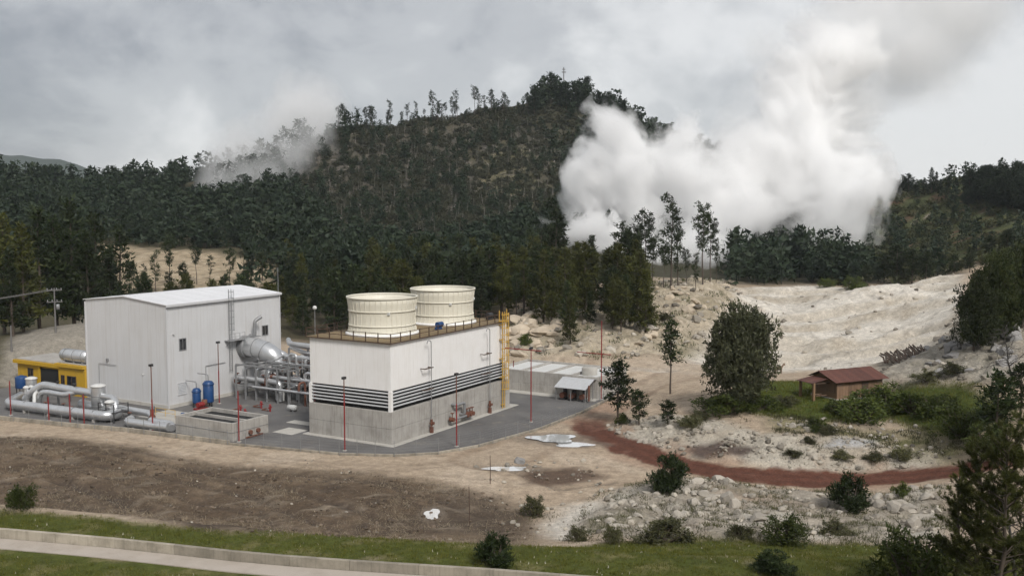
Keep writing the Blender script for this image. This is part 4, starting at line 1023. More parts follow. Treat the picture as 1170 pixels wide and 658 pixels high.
MB().box(-.5, .5, -.5, .5, 0, .3).build('bed_plate', M_STEEL, pm2); MB().lathe([(.42, .3), (.42, 1.3), (.3, 1.5), (.3, 2.3), (.01, 2.35)], (0, 0, 0), 14).build('motor', M_RUST, pm2); MB().cyl((0, 0, 2.3), (0, 0, 2.7), .34, 12).build('cap', M_STEEL, pm2)
hr = at_uv('yellow_handrail', -2.6, 36.0, 'thin yellow handrail on the paving in front of the hall corner', 'handrail')
m_ = MB()
for y in (0, 2, 4): m_.cyl((0, y, 0), (0, y, 1.1), .035, 6)
for z in (.55, 1.08): m_.cyl((0, 0, z), (0, 4, z), .03, 6)
m_.build('rail', M_YLAD, hr)
# the small black valves and short pipes that clutter the strip between the big pipes
for i, (u, v) in enumerate(((-9.4, 55.2), (-8.8, 52.0), (-9.6, 49.2), (-8.2, 38.6))):
    t = at_uv('gate_valve', u, v, ['black gate valve nearest the left separator', 'black gate valve under the raised pipe run', 'black gate valve close to the fat separator', 'black gate valve beside the railed platform'][i], 'valve', 'black gate valves')
    MB().cyl((0, -.5, .5), (0, .5, .5), .2, 10).cyl((0, 0, .5), (0, 0, 1.5), .08, 6).build('body', M_BLACK, t); MB().cyl((0, 0, 1.48), (0, 0, 1.54), .3, 12).build('handwheel', M_RUST, t)
    MB().box(-.15, .15, -.45, -.3, 0, .35).box(-.15, .15, .3, .45, 0, .35).build('foot', M_STEEL, t)

# ------------------------------------------------------------------ yellow service building with silver tank on top
yb = at_uv('service_building', 0.9, 59.95, 'low yellow service building with flat concrete roof left of the hall', 'building')
MB().box(0, 6, .02, 6.4, 0, 4.4).build('wall', M_YEL, yb)
MB().bevbox(-.4, 6.2, .03, 6.8, 4.4, 4.95, .04).build('parapet', M_YEL, yb)
MB().box(1.6, 7.4, 6.42, 19.2, 0, 3.8).build('wall', M_YEL, yb)
MB().box(1.0, 7.6, 6.85, 19.6, 3.8, 4.35).build('parapet', M_YEL, yb)
MB().box(1.45, 1.58, 7.0, 13.0, .05, 3.4).build('opening_shade', M_DARK, yb)  # flat black panel painted as the shade within the open bay
MB().box(1.3, 1.6, 13.05, 13.5, 0, 3.8).build('pilaster', M_YEL, yb)
for (y0, y1, z0, z1, x) in ((2.2, 4.2, 1.0, 3.0, 0), (5.0, 5.7, .9, 3.0, 0), (15.2, 16.4, 1.6, 3.0, 1.6)):
    w = MB().box(x - .08, x - .01, y0 - .1, y1 + .1, z0 - .1, z0).box(x - .08, x - .01, y0 - .1, y1 + .1, z1, z1 + .1).box(x - .08, x - .01, y0 - .1, y0, z0, z1).box(x - .08, x - .01, y1, y1 + .1, z0, z1).box(x - .08, x - .01, (y0 + y1) / 2 - .04, (y0 + y1) / 2 + .04, z0, z1).build('window', M_BROWN, yb)
    MB().box(x - .05, x - .012, y0, y1, z0, z1).build('pane', M_GLASS, w)
MB().box(1.5, 8.5, 6.9, 19.4, 4.36, 4.5).build('roof', M_CONC, yb)
MB().box(.1, 6.0, .1, 6.4, 4.96, 5.08).build('roof', M_CONC, yb)
rt = at_uv('roof_tank', 1.4, 60.2, 'long silver horizontal tank lying on the yellow building roof', 'tank', z=5.08)
MB().tube([(.6, 0.05, 1.1), (.6, .2, 1.1), (.6, 6.0, 1.1), (.6, 6.35, 1.1), (.6, 6.45, 1.1)], [.6, .98, .98, .8, .2], 24).build('shell', M_SILVER, rt)
for y in (.9, 3.0, 5.2):
    MB().box(-.1, 1.3, y - .12, y + .12, 0, .5).build('saddle', M_STEEL, rt); MB().tube([(.6, y - .05, 1.1), (.6, y + .05, 1.1)], 1.02, 24).build('band', M_STEEL, rt)
bd = at_uv('blue_water_tank', -3.4, 69.6, 'blue drum on thin legs at the left edge by the yellow building', 'tank')
MB().lathe([(.01, 1.3), (.85, 1.3), (.9, 1.4), (.9, 3.0), (.85, 3.1), (.3, 3.3), (.01, 3.3)], (0, 0, 0), 20).build('shell', M_BLUE, bd)
for a in (.6, 2.2, 3.8, 5.4): MB().box(.75 * math.cos(a) - .05, .75 * math.cos(a) + .05, .75 * math.sin(a) - .05, .75 * math.sin(a) + .05, 0, 1.35).build('leg', M_BLACK, bd)
# rounded silver pipe end at the picture edge
le = at_uv('capped_pipe', -6.5, 72.5, 'fat silver capped pipe at the far left edge of the yard', 'pipes')
MB().tube([(0, -.2, 1.3), (0, 0, 1.3), (0, 5, 1.3), (0, 9, 1.2)], [.6, 1.0, 1.0, 1.0], 20).build('pipe_jacket', M_GALV, le); MB().box(-.6, .6, 1.2, 1.5, 0, .4).box(-.6, .6, 5.2, 5.5, 0, .4).build('pipe_saddle', M_CONC, le)

# ------------------------------------------------------------------ settling basins behind, with the pump shelter
tb = at_uv('settling_basins', 40.4, -9.4, 'row of open concrete settling basins with pale linings', 'basin')
TL, TW, TH_ = 10.0, 18.6, 3.4
for i in range(5):
    y = (TW - .4) * i / 4; MB().bevbox(.02, TL - .02, y, y + .4, 0, TH_, .03).build('divider', M_CONC, tb)
for i in range(8):
    y0, y1 = TW * i / 8, TW * (i + 1) / 8
    MB().bevbox(-.35, 0, y0 + .01, y1 - .01, 1.35, TH_, .03).build('wall_panel', M_CONC, tb); MB().bevbox(-.42, 0, y0 + .01, y1 - .01, 0, 1.33, .03).build('wall_panel', M_CONC, tb)
MB().bevbox(TL, TL + .35, 0, TW, 0, TH_, .03).build('wall', M_CONC, tb)
for i in range(4):
    y0 = (TW - .4) * i / 4 + .42; y1 = (TW - .4) * (i + 1) / 4 - .02
    MB().box(.02, TL - .02, y0, y1, TH_ - .5, TH_ - .32).build('lining', M_LINER, tb)
MB().lathe([(1.25, TH_ - .3), (1.25, TH_ + .75), (1.1, TH_ + .85), (.01, TH_ + .88)], (3.2, 3.2, 0), 20).build('round_hatch', M_CONCL, tb)
MB().box(-2.4, -.45, -.3, TW, .0, .12).build('apron', M_CONCL, tb)
sh = at_uv('pump_shelter', 37.2, -9.3, 'small open shelter with bent sheet metal roof in front of the basins', 'shelter')
for i in range(8):
    y0 = .1 + i * .68
    MB().add([(-1.0, y0, 2.0), (-1.0, y0 + .66, 2.0), (1.9, y0 + .66, 3.15), (1.9, y0, 3.15), (-1.0, y0, 2.05), (-1.0, y0 + .66, 2.05), (1.9, y0 + .66, 3.2), (1.9, y0, 3.2), (2.9, y0, 3.0), (2.9, y0 + .66, 3.0), (2.9, y0, 3.05), (2.9, y0 + .66, 3.05)],
             [(3, 2, 1, 0), (4, 5, 6, 7), (0, 1, 5, 4), (0, 4, 7, 3), (1, 2, 6, 5), (2, 3, 8, 9), (7, 6, 11, 10), (8, 10, 11, 9)]).build('roof_sheet', M_GALV, sh)
for (x, y) in ((-.7, .3), (-.7, 2.8), (-.7, 5.3)): MB().box(x - .06, x + .06, y - .06, y + .06, 0, 2.1).build('post', M_STEEL, sh)
for y in (.3, 2.8, 5.3): MB().box(1.84, 1.96, y - .06, y + .06, 0, 3.14).build('post', M_STEEL, sh)
MB().box(-.3, .1, -.1, .05, .2, 2.6).build('end_panel', M_RUST, sh)
for i, y in enumerate((1.2, 3.0, 4.6)):
    t = at_uv('shelter_pump', 37.4, -9.3 + y, ['dark pump under the shelter at its right end', 'dark pump under the middle of the shelter', 'dark pump under the shelter at its left end'][i], 'pump', 'pumps under the shelter')
    MB().box(-.5, .9, -.5, .5, 0, .25).build('bed_plate', M_BLACK, t); MB().cyl((-.4, 0, .7), (.6, 0, .7), .42, 12).build('motor', M_RUST, t); MB().lathe([(.01, 1.6), (.35, 1.5), (.35, .3), (.01, .3)], (.8, 0, 0), 12).build('pump_casing', M_BLACK, t)
gn = at_uv('red_gantry', 38.0, 7.5, 'red pipe frame over a white box beside the basins', 'frame')
MB().tube([(0, 0, 0), (0, 0, 5.2), (0, -3.0, 5.2), (0, -3.0, 4.2)], .08, 6).tube([(0, -1.5, 5.2), (0, -1.5, 4.2), (0, 0, 4.2)], .06, 6).build('frame', M_RED, gn)
MB().box(-.3, .3, -1.6, -.2, 3.0, 4.0).build('cabinet', M_LAMP, gn); MB().cyl((0, -.9, 0), (0, -.9, 3.0), .05, 6).build('post', M_YLAD, gn)

# ------------------------------------------------------------------ slim lamp posts
def lamp_post(u, v, h_, label, dark=.55, cross=False, head=True):
    t = at_uv('lamp_post', u, v, label, 'lamp post', 'slim red lamp posts')
    MB().box(-.2, .2, -.2, .2, -.1, .12).build('base', M_CONCL, t)
    MB().cyl((0, 0, .1), (0, 0, h_ * dark), .085, 8).build('lower_post', M_RED, t)
    MB().cyl((0, 0, h_ * dark), (0, 0, h_), .065, 8).build('upper_post', M_RED if cross or dark > .8 else M_RUST, t)
    if head:
        hd = MB().box(-.28, .28, -.16, .16, h_ - .02, h_ + .28).build('lamp_head', M_BLACK, t)
    if cross:
        MB().cyl((0, -1.6, h_ * cross), (0, 4.2, h_ * cross), .075, 6).build('crossbar', M_RED, t)
    return t
lamp_post(-5.4, 3.0, 8.9, 'red lamp post in front of the cooling tower left face', .8)
lamp_post(3.4, -7.6, 9.0, 'red lamp post in front of the cooling tower long face', .6)
lamp_post(20.5, -8.6, 10.2, 'red T-shaped post with crossbar right of the cooling tower', .75, .985)
lamp_post(40.2, -9.9, 12.2, 'tall red cross-shaped mast by the pump shelter', .9, .58, False)
lamp_post(-8.6, 17.6, 6.6, 'red post in front of the open concrete basin', .9, False, False)
lamp_post(8.0, 38.4, 9.2, 'lamp post close to the long wall of the hall', .55)
lamp_post(-10.2, 31.7, 8.8, 'lamp post in front of the hall corner', .5)
lamp_post(-13.3, 57.6, 5.0, 'red post at the far left end of the steam pipes', .95, False, False)
lamp_post(-12.9, 49.6, 3.4, 'short red post in front of the raised pipe run', .95, False, False)
lamp_post(-12.6, 45.4, 4.2, 'red post left of the fat separator vessel', .95, False, False)
lamp_post(-12.5, 42.6, 4.4, 'red post right in front of the hairpin bend', .95, False, False)

# ------------------------------------------------------------------ power poles and wires
def power_pole(x, y, z, h_, label, arm=True):
    t = empty('power_pole', (x, y, z), .5, label, 'power pole')
    MB().cyl((0, 0, -.5), (0, 0, h_), .17, 8, .11).build('pole', M_TIMBERPOLE, t)
    if arm:
        for zz in (h_ - .5, h_ - 2.6):
            a = MB().box(-1.3, 1.3, -.07, .07, zz, zz + .14).build('crossarm', M_TIMBERPOLE, t)
            for q in (-1.15, -.4, .4, 1.15): MB().lathe([(.01, .35), (.08, .3), (.1, .1), (.05, 0)], (q, 0, zz + .14), 8).build('insulator', M_STEEL, t)
        MB().lathe([(.01, 1.0), (.3, .95), (.32, 0), (.01, 0)], (.5, -.2, h_ - 3.9), 10).build('transformer', M_STEEL, t)
    return t
pA = survey(64, 388, 186)
zA = Hs(pA[0], pA[1]); hA = survey(64, 329, 186)[2] - zA
power_pole(pA[0], pA[1], zA, hA, 'grey utility pole with crossarms behind the yellow building')
pB = survey(15, 440, 178); zB = Hs(pB[0], pB[1]); power_pole(pB[0], pB[1], zB, survey(15, 372, 178)[2] - zB, 'plain dark pole at the left picture edge', False)
pC = survey(-120, 352, 178)
wr = empty('power_line', (pA[0], pA[1], zA + hA), 0, 'thin overhead wires running left from the utility pole', 'wire')
for q in (-1.1, 0, 1.1):
    a = Vector((q * .7, q * .5, -.2)); b = Vector((pC[0] - pA[0] + q * .5, pC[1] - pA[1] + q, pC[2] - zA - hA))
    MB().tube([a.lerp(b, t) - Vector((0, 0, 2.2 * t * (1 - t))) for t in np.linspace(0, 1, 14)], .035, 4).build('wire', M_TIMBERPOLE, wr)

# ------------------------------------------------------------------ hut with rusty roof
HX, HY, HZ = HUT
ht = empty('hut', (HX, HY, HZ), math.radians(24), 'small plank hut with rusty corrugated roof at the meadow', 'hut')
def rect(mb, a): return mb.box(*a)
MB().box(-4.2, 4.2, -2.6, 2.6, -.5, .12).build('plinth', M_CONCL, ht)
wm = MB().box(-3.95, 3.95, -2.35, 2.35, .1, 2.7); wm.add([(-3.95, -2.35, 2.7), (-3.95, 2.35, 2.7), (-3.95, 0.6, 3.45), (3.95, -2.35, 2.7), (3.95, 2.35, 2.7), (3.95, .6, 3.45)], [(0, 2, 1), (3, 4, 5)])
wm.build('wall', M_ADOBE, ht)
for i in range(16):
    x0 = -4.0 + i * .5
    MB().box(x0 + .012, x0 + .488, -2.43, -2.355, .12, 2.62 + .03 * (i % 3)).build('plank', M_PLANK, ht)
for i in range(9):
    y0 = -2.3 + i * .51
    MB().box(-4.03, -3.955, y0 + .012, y0 + .495, .9, 2.35 + .03 * (i % 2)).build('plank', M_PLANK, ht)
dr = MB().box(.3, 1.4, -2.50, -2.44, .12, 2.2).build('door', M_BROWN, ht); MB().box(1.2, 1.28, -2.56, -2.50, 1.1, 1.25).build('handle', M_STEEL, dr)
wd = MB().box(-4.09, -4.035, -1.2, .9, 1.2, 2.25).build('shutter', M_PLANK, ht)
for i in range(12):                                        # corrugated sheets, two slopes
    x0 = -4.7 + i * .78
    for (ya, za, yb, zb) in ((-3.1, 2.48, .62, 3.62), (3.0, 2.55, .58, 3.62)):
        pts = []; k = 7
        for j in range(k):
            xx = x0 + .80 * j / (k - 1); dz = .035 * (j % 2) + .012 * (i % 3)
            pts += [(xx, ya + .06 * R.random(), za + dz), (xx, yb, zb + dz)]
        fs = [(2 * j, 2 * j + 2, 2 * j + 3, 2 * j + 1) for j in range(k - 1)]
        o = len(pts); pts2 = pts + [(p[0], p[1], p[2] - .015) for p in pts]
        fs += [tuple(q + o for q in f[::-1]) for f in fs] + [(0, 1, o + 1, o), (2 * k - 2, o + 2 * k - 2, o + 2 * k - 1, 2 * k - 1)] + [(2 * j, o + 2 * j, o + 2 * j + 2, 2 * j + 2) for j in range(k - 1)]
        MB().add(pts2, fs).build('roof_sheet', M_RUSTROOF, ht)
# lean-to at the left end
for i in range(4):
    y0 = -1.2 + i * .78
    MB().add([(-4.3, y0, 2.74), (-4.3, y0 + .76, 2.74), (-7.3, y0 + .76, 2.30), (-7.3, y0, 2.30), (-4.3, y0, 2.80), (-4.3, y0 + .76, 2.80), (-7.3, y0 + .76, 2.36), (-7.3, y0, 2.36)],
             [(0, 1, 2, 3), (7, 6, 5, 4), (0, 4, 5, 1), (1, 5, 6, 2), (2, 6, 7, 3), (3, 7, 4, 0)]).build('lean_to_sheet', M_RUSTROOF, ht)
for y in (-1.0, 1.7): MB().box(-6.9, -6.6, y - .15, y + .15, -.6, 2.34).build('post', M_ADOBE, ht)
MB().box(-7.2, -4.1, -1.08, -.93, 2.12, 2.26).build('beam', M_BROWN, ht)
for i, y in enumerate((-1.2, -.2)): MB().box(-6.5, -4.6, y, y + .2, .5, .58).build('bench_plank', M_PLANK, ht)

# brushwood shelter on the slope right of the quarry
bp_ = hit(1040, 411)
bt = empty('brush_shelter', (bp_[0], bp_[1], bp_[2] + .3), .15, 'low dark lean-to of branches on the slope right of the quarry', 'shelter')
for i in range(52):
    x = -4.6 + i * .18; hh_ = .4 + 1.35 * min(1, i / 32) * (1 if i < 42 else .75)
    MB().tube([(x - .2 + R.uniform(-.9, .9), -1.4 + R.uniform(-.5, .4), -.5), (x + R.uniform(-.3, .3), -.1, hh_ * .6 * R.uniform(.8, 1.1)), (x + R.uniform(-.8, .8), 1.5, (hh_ + .1) * R.uniform(.7, 1.15))], [.16, .15, .1], 5).build('branch', M_BARK if i % 3 else M_BROWN, bt)

# ------------------------------------------------------------------ concrete wall and path in the foreground
wt_ = empty('retaining_wall', (WLN[0][0], WLN[0][1], Hs(WLN[0][0], WLN[0][1])), 0, 'long low weathered concrete wall along the foreground path', 'wall')
wpts = []
for i in range(len(WLN) - 1):
    a, b = Vector(WLN[i][:2]), Vector(WLN[i + 1][:2]); k = max(1, round((b - a).length / 4.0))
    wpts += [a.lerp(b, j / k) for j in range(k)]
zs = H(np.array([p[0] for p in wpts]), np.array([p[1] for p in wpts]))
W0 = wt_.location.copy()
for i in range(len(wpts) - 1):
    a = Vector((*wpts[i], zs[i])); b = Vector((*wpts[i + 1], zs[i + 1])); d = b - a; n2 = Vector((-d.y, d.x, 0)).normalized() * .16
    e = d.normalized() * .012; a2, b2 = a + e, b - e
    up0, up1 = Vector((0, 0, .80)), Vector((0, 0, -.8))
    P = [a2 - n2 + up1, b2 - n2 + up1, b2 + n2 + up1, a2 + n2 + up1, a2 - n2 + up0 * .96, b2 - n2 + up0 * .96, b2 + n2 + up0 * .96, a2 + n2 + up0 * .96, a2 - n2 * .8 + up0, b2 - n2 * .8 + up0, b2 + n2 * .8 + up0, a2 + n2 * .8 + up0]
    MB().add([p - W0 for p in P], [(0, 1, 5, 4), (1, 2, 6, 5), (2, 3, 7, 6), (3, 0, 4, 7), (4, 5, 9, 8), (5, 6, 10, 9), (6, 7, 11, 10), (7, 4, 8, 11), (8, 9, 10, 11)]).build('wall_segment', M_WALLC, wt_)
pv, pfs = [], []
for i in range(len(wpts)):
    j = min(i, len(wpts) - 2); d = (wpts[j + 1] - wpts[j]).normalized(); nn = Vector((d.y, -d.x))
    for q, s_ in enumerate((.22, 1.1, 2.0)):
        p = wpts[i] + nn * s_; pv.append((p.x, p.y, zs[i] + .11 - .02 * q))
    for q, s_ in enumerate((2.0,)):
        p = wpts[i] + nn * s_; pv.append((p.x, p.y, zs[i] - .6))
    if i:
        o = (i - 1) * 4
        pfs += [(o, o + 1, o + 5, o + 4), (o + 1, o + 2, o + 6, o + 5), (o + 2, o + 3, o + 7, o + 6)]
pth_ = MB().add(pv, pfs).build('concrete_path', paint('path_concrete', (.42, .37, .32), .95, 0, .5, (.24, .2, .15), .5, 0, .4)); tag(pth_, kind='structure')
if pth_.data.polygons[0].normal.z < 0: pth_.data.flip_normals()

# puddles
def water_mat():
    m, n, l, b = nmat('puddle_water'); b.inputs['Base Color'].default_value = (.66, .66, .65, 1); b.inputs['Roughness'].default_value = .04; b.inputs['IOR'].default_value = 1.6
    b.inputs['Specular IOR Level'].default_value = 1.0; b.inputs['Coat Weight'].default_value = 1.0; b.inputs['Coat Roughness'].default_value = .02
    geo = n.new('ShaderNodeNewGeometry'); bp = n.new('ShaderNodeBump'); bp.inputs['Strength'].default_value = .02; l.new(ntex(n, l, geo.outputs['Position'], 3, 2), bp.inputs['Height']); l.new(bp.outputs[0], b.inputs['Normal'])
    return m
MW = water_mat()
for (p, a, b, r_) in PUD:
    vsx = []
    for j in range(40):
        t = 2 * math.pi * j / 40; k = 1 + .18 * math.sin(3 * t + p[0]) + .10 * math.sin(5 * t + p[1])
        x, y = a * k * math.cos(t), b * k * math.sin(t) * 1.5
        vsx.append((p[0] + x, p[1] + y, p[2] - .135))
    o = MB().add(vsx, [tuple(range(40))]).build('puddle', MW); tag(o, kind='structure')

# ------------------------------------------------------------------ vegetation prototypes
NR = np.random.RandomState(3)
def leaf_tris(cent, size, rs, per, slim=0.45, upb=0.25, outv=None):
    """clumps of small leaf-sized faces around each centre -> V, T, tint"""
    n = len(cent); m = n * per
    c = np.repeat(cent, per, 0) + rs.normal(0, 1, (m, 3)) * np.repeat(size, per)[:, None] * 0.42
    d = rs.normal(0, 1, (m, 3)); d[:, 2] += upb
    if outv is not None: d += np.repeat(outv, per, 0) * 0.9
    d /= np.linalg.norm(d, axis=1, keepdims=True) + 1e-9
    s = rs.normal(0, 1, (m, 3)); s = np.cross(d, s); s /= np.linalg.norm(s, axis=1, keepdims=True) + 1e-9
    L = np.repeat(size, per)[:, None] * rs.uniform(.6, 1.2, (m, 1))
    V = np.stack([c - s * L * slim * .5, c + s * L * slim * .5, c + d * L], 1).reshape(-1, 3)
    T = np.arange(m * 3).reshape(-1, 3)
    tint = np.repeat(np.clip(np.repeat(rs.rand(n), per) * .75 + rs.rand(m) * .35, 0, 1), 3)
    return V, T, tint
def limbs_mb(h, r0, segs, bend_=0.02, rs=None, top=1.0):
    mb = MB(); pts = []; x = y = 0.0
    for i in range(9):
        t = i / 8; pts.append((x, y, h * top * t - (0.6 if i == 0 else 0)))
        x += rs.normal(0, bend_) * h * .12; y += rs.normal(0, bend_) * h * .12
    mb.tube(pts, [r0 * (1 - .9 * i / 8) + .02 for i in range(9)], 7)
    return mb, pts
def along(pts, t):
    k = min(int(t * 8), 7); f = t * 8 - k; a, b = Vector(pts[k]), Vector(pts[k + 1]); return a.lerp(b, f)
def pine_proto(seed, h, cb, rmax, nbr, clump, per, style='cone', r0=.22, name='pine'):
    """conifer: tapered trunk, whorled limbs, needle clumps along the limbs"""
    rs = np.random.RandomState(seed); mb, pts = limbs_mb(h, r0, 8, .035 if style != 'tall' else .05, rs, .985)
    cen, siz, out = [], [], []
    for i in range(nbr):
        t = cb + (1 - cb) * (i + rs.rand() * .9) / nbr; u = (t - cb) / (1 - cb)
        if style == 'cone': L = rmax * (1 - u) ** .75 * rs.uniform(.55, 1.1) + .25
        elif style == 'round': L = rmax * math.sqrt(max(0.02, 1 - (2 * u - .85) ** 2 * .85)) * rs.uniform(.5, 1.1)
        elif style == 'tall':
            L = rmax * (0.35 + .9 * u * (1.25 - u) * 2) * rs.uniform(.35, 1.15)
            if rs.rand() < .25 * (1 - u): continue
        az = rs.rand() * 6.283; el = math.radians(rs.uniform(-12, 28) + 25 * u)
        d = Vector((math.cos(az) * math.cos(el), math.sin(az) * math.cos(el), math.sin(el))); s = along(pts, min(t, .985))
        e = s + d * L; e.z -= .10 * L * (1 - u)
        if L > .5: mb.tube([s, s.lerp(e, .6) + Vector((0, 0, .04 * L)), e], [max(.02, r0 * .22 * (1 - .6 * u)), .03, .012], 4, cap=False)
        k = max(2, int(L / (clump * (.62 if style != 'tall' else .75))))
        for j in range(k):
            f = (.30 if style != 'tall' else .5) + (.70 if style != 'tall' else .5) * (j + rs.rand() * .6) / k
            p = s.lerp(e, min(f, 1.03)); cen.append((p.x + rs.normal(0, .18) * clump, p.y + rs.normal(0, .18) * clump, p.z + rs.normal(0, .12) * clump)); siz.append(clump * rs.uniform(.7, 1.25)); out.append(tuple(d))
    tp = along(pts, .99); cen += [tuple(tp)] * 2; siz += [clump * .8] * 2; out += [(0, 0, 1)] * 2
    V, T, ti = leaf_tris(np.array(cen), np.array(siz), rs, per, .42, .3, np.array(out))
    return mb.mesh(name + '_trunk'), np_mesh(name + '_crown', V, T, ti)
def broad_proto(seed, h, w, cb, nlobe, ncl, clump, per, r0=.3, name='broad', multi=1):
    """broadleaf crown: lobes of foliage clumps carried on forking limbs"""
    rs = np.random.RandomState(seed); mb, pts = limbs_mb(h * .7, r0, 8, .03, rs)
    lob = []
    for i in range(nlobe):
        u = rs.rand(); az = rs.rand() * 6.283; z = h * (cb + (1 - cb) * (.12 + .78 * u)); prof = math.sqrt(max(.04, 1 - ((z / h - cb) / (1 - cb) * 2.1 - .85) ** 2 * .93))
        rr = w * .5 * prof * rs.uniform(.35, .95); c = Vector((rr * math.cos(az), rr * math.sin(az), z)); lob.append((c, w * rs.uniform(.15, .25)))
        if multi: mb.tube([along(pts, min(.95, max(.15, z / h * .75))), c * .6 + Vector((0, 0, z * .33)), c], [r0 * .3, r0 * .16, .02], 4, cap=False)
    cen, siz, out = [], [], []
    for (c, r_) in lob:
        for j in range(ncl):
            d = rs.normal(0, 1, 3); d /= np.linalg.norm(d); k = r_ * rs.uniform(.55, 1.05)
            cen.append((c.x + d[0] * k, c.y + d[1] * k, c.z + d[2] * k * .85)); siz.append(clump * rs.uniform(.7, 1.3)); out.append(tuple(d))
    V, T, ti = leaf_tris(np.array(cen), np.array(siz), rs, per, .55, .3, np.array(out))
    return mb.mesh(name + '_trunk'), np_mesh(name + '_crown', V, T, ti)
def bush_proto(seed, clump, n, per, name='bush', fl=.8, spiky=0):
    """unit bush: about 1 m wide and fl m tall"""
    rs = np.random.RandomState(seed); mb = MB(); cen, siz, out = [], [], []
    lob = [(rs.uniform(-.42, .42), rs.uniform(-.42, .42), rs.uniform(.06, .62) * fl, rs.uniform(.10, .25)) for _ in range(12)] + [(rs.uniform(-.25, .25), rs.uniform(-.25, .25), rs.uniform(.6, .9) * fl, rs.uniform(.06, .12)) for _ in range(6)]
    for (x, y, z, r_) in lob:
        mb.tube([(0, 0, -.12), (x * .5, y * .5, z * .55), (x, y, z + r_ * .6)], [.03, .02, .006], 4, cap=False)
        for j in range(int(n * r_ * .30)):
            d = rs.normal(0, 1, 3); d /= np.linalg.norm(d); k = r_ * rs.uniform(.5, 1.1)
            cen.append((x + d[0] * k, y + d[1] * k, max(.02, z + d[2] * k))); siz.append(clump * rs.uniform(.6, 1.3)); out.append((d[0], d[1], d[2] + spiky))
    V, T, ti = leaf_tris(np.array(cen), np.array(siz), rs, per, .4, .5, np.array(out))
    return mb.mesh(name + '_stem'), np_mesh(name + '_leaves', V, T, ti)

P_DENSE = [pine_proto(20 + i, 20, .12, 4.6 + .5 * (i % 2), 64, .95, 9, 'cone', .30, 'dense_pine') for i in range(4)]
P_ROUND = [pine_proto(40 + i, 14, .25, 3.6, 46, .85, 9, 'round', .22, 'round_pine') for i in range(4)]
P_TALL = [pine_proto(60 + i, 20, .30 + .14 * (i % 3), 3.0, 44, .85, 9, 'tall', .22, 'tall_pine') for i in range(5)]
P_RIDGE = [pine_proto(70 + i, 15, .30 + .13 * (i % 3), 2.3, 34, .8, 8, 'round' if i == 1 else 'tall', .18, 'ridge_pine') for i in range(5)]
P_BROAD = [broad_proto(80 + i, 13, 11, .10, 54, 52, .50, 8, .34, 'broad') for i in range(3)]
P_BUSH = [bush_proto(90 + i, .085, 760, 5, 'bush') for i in range(3)]
P_SPIKY = [bush_proto(95 + i, .115, 720, 6, 'pine_shrub', 1.05, .8) for i in range(2)]

ORDS = ['first', 'second', 'third', 'fourth', 'fifth', 'sixth', 'seventh', 'eighth', 'ninth', 'tenth', 'eleventh', 'twelfth', 'thirteenth', 'fourteenth', 'fifteenth', 'sixteenth']
def ordl(px, all_px, label): return label + ', ' + ORDS[sorted(all_px).index(px)] + ' from the left'
def plant_tree(name, proto, x, y, h, h0, label, cat, group, fmat, z=None, wide=1.0, rz=None, parts=('trunk', 'crown'), sink=.15):
    z = Hs(x, y) if z is None else z
    s = h / h0
    t = empty(name, (x, y, z - sink), R.uniform(0, 6.28) if rz is None else rz, label, cat, group)
    for me, nm, mt in ((proto[0], parts[0], M_BARK), (proto[1], parts[1], fmat)):
        o = bpy.data.objects.new(nm, me); COL.objects.link(o); o.parent = t; o.scale = (s * wide, s * wide, s)
        if not me.materials: me.materials.append(mt)
        if me.materials[0] is not mt:
            o.material_slots[0].link = 'OBJECT'; o.material_slots[0].material = mt
    return t
def by_px(px, py, top, d=None):
    """foot of a tree seen at px, py; height from its top row"""
    p = hit(px, py) if d is None else (survey(px, py, d)[0], d, 0)
    z = Hs(p[0], p[1]); dd = p[1]
    zt = survey(px, top, dd)[2]
    return p[0], p[1], z, max(.4, zt - z)

# ---- single trees that the photograph shows one by one
x, y, z, h = by_px(766, 450, 365); plant_tree('slender_pine', P_RIDGE[1], x, y, h, 15, 'slim lone pine with bare trunk beside the pale road bend', 'tree', None, F_PINE, z, 1.05)
x, y, z, h = by_px(706, 478, 412); plant_tree('young_pine', P_ROUND[0], x, y, h, 14, 'bushy young pine in the bend of the red track', 'tree', None, F_PINE, z, 1.25)
x, y, z, h = by_px(730, 487, 446); plant_tree('young_pine', P_ROUND[1], x, y, h, 14, 'smaller leaning young pine right of the bushy one at the track bend', 'tree', None, F_PINE, z, 1.3)
x, y, z, h = by_px(763, 489, 456); plant_tree('pine_sapling', P_ROUND[2], x, y, h, 14, 'dark low pine sapling below the slim lone pine', 'tree', None, F_PINE, z, 1.6)
x, y, z, h = by_px(847, 468, 347); big = plant_tree('broadleaf_tree', P_BROAD[0], x, y, h, 13, 'big rounded broadleaf tree left of the hut', 'tree', None, F_BROAD, z, .74)
for i, (px, py, top, w, pr) in enumerate(((1112, 408, 312, .62, 1), (1140, 404, 288, .66, 2), (1166, 402, 278, .70, 0), (1126, 398, 322, .7, 2))):
    x, y, z, h = by_px(px, py, top, 150 + 3 * i); plant_tree('broadleaf_tree', P_BROAD[pr], x, y, h, 13, ['dark broadleaf tree at the left end of the right-hand grove', 'tall dark broadleaf tree in the middle of the right-hand grove', 'dark broadleaf tree cut by the right picture edge', 'smaller dark broadleaf tree inside the right-hand grove'][i], 'tree', 'right-hand grove', foliage('dark_grove_leaves', (.014, .024, .007), (.050, .060, .017)), z, w)

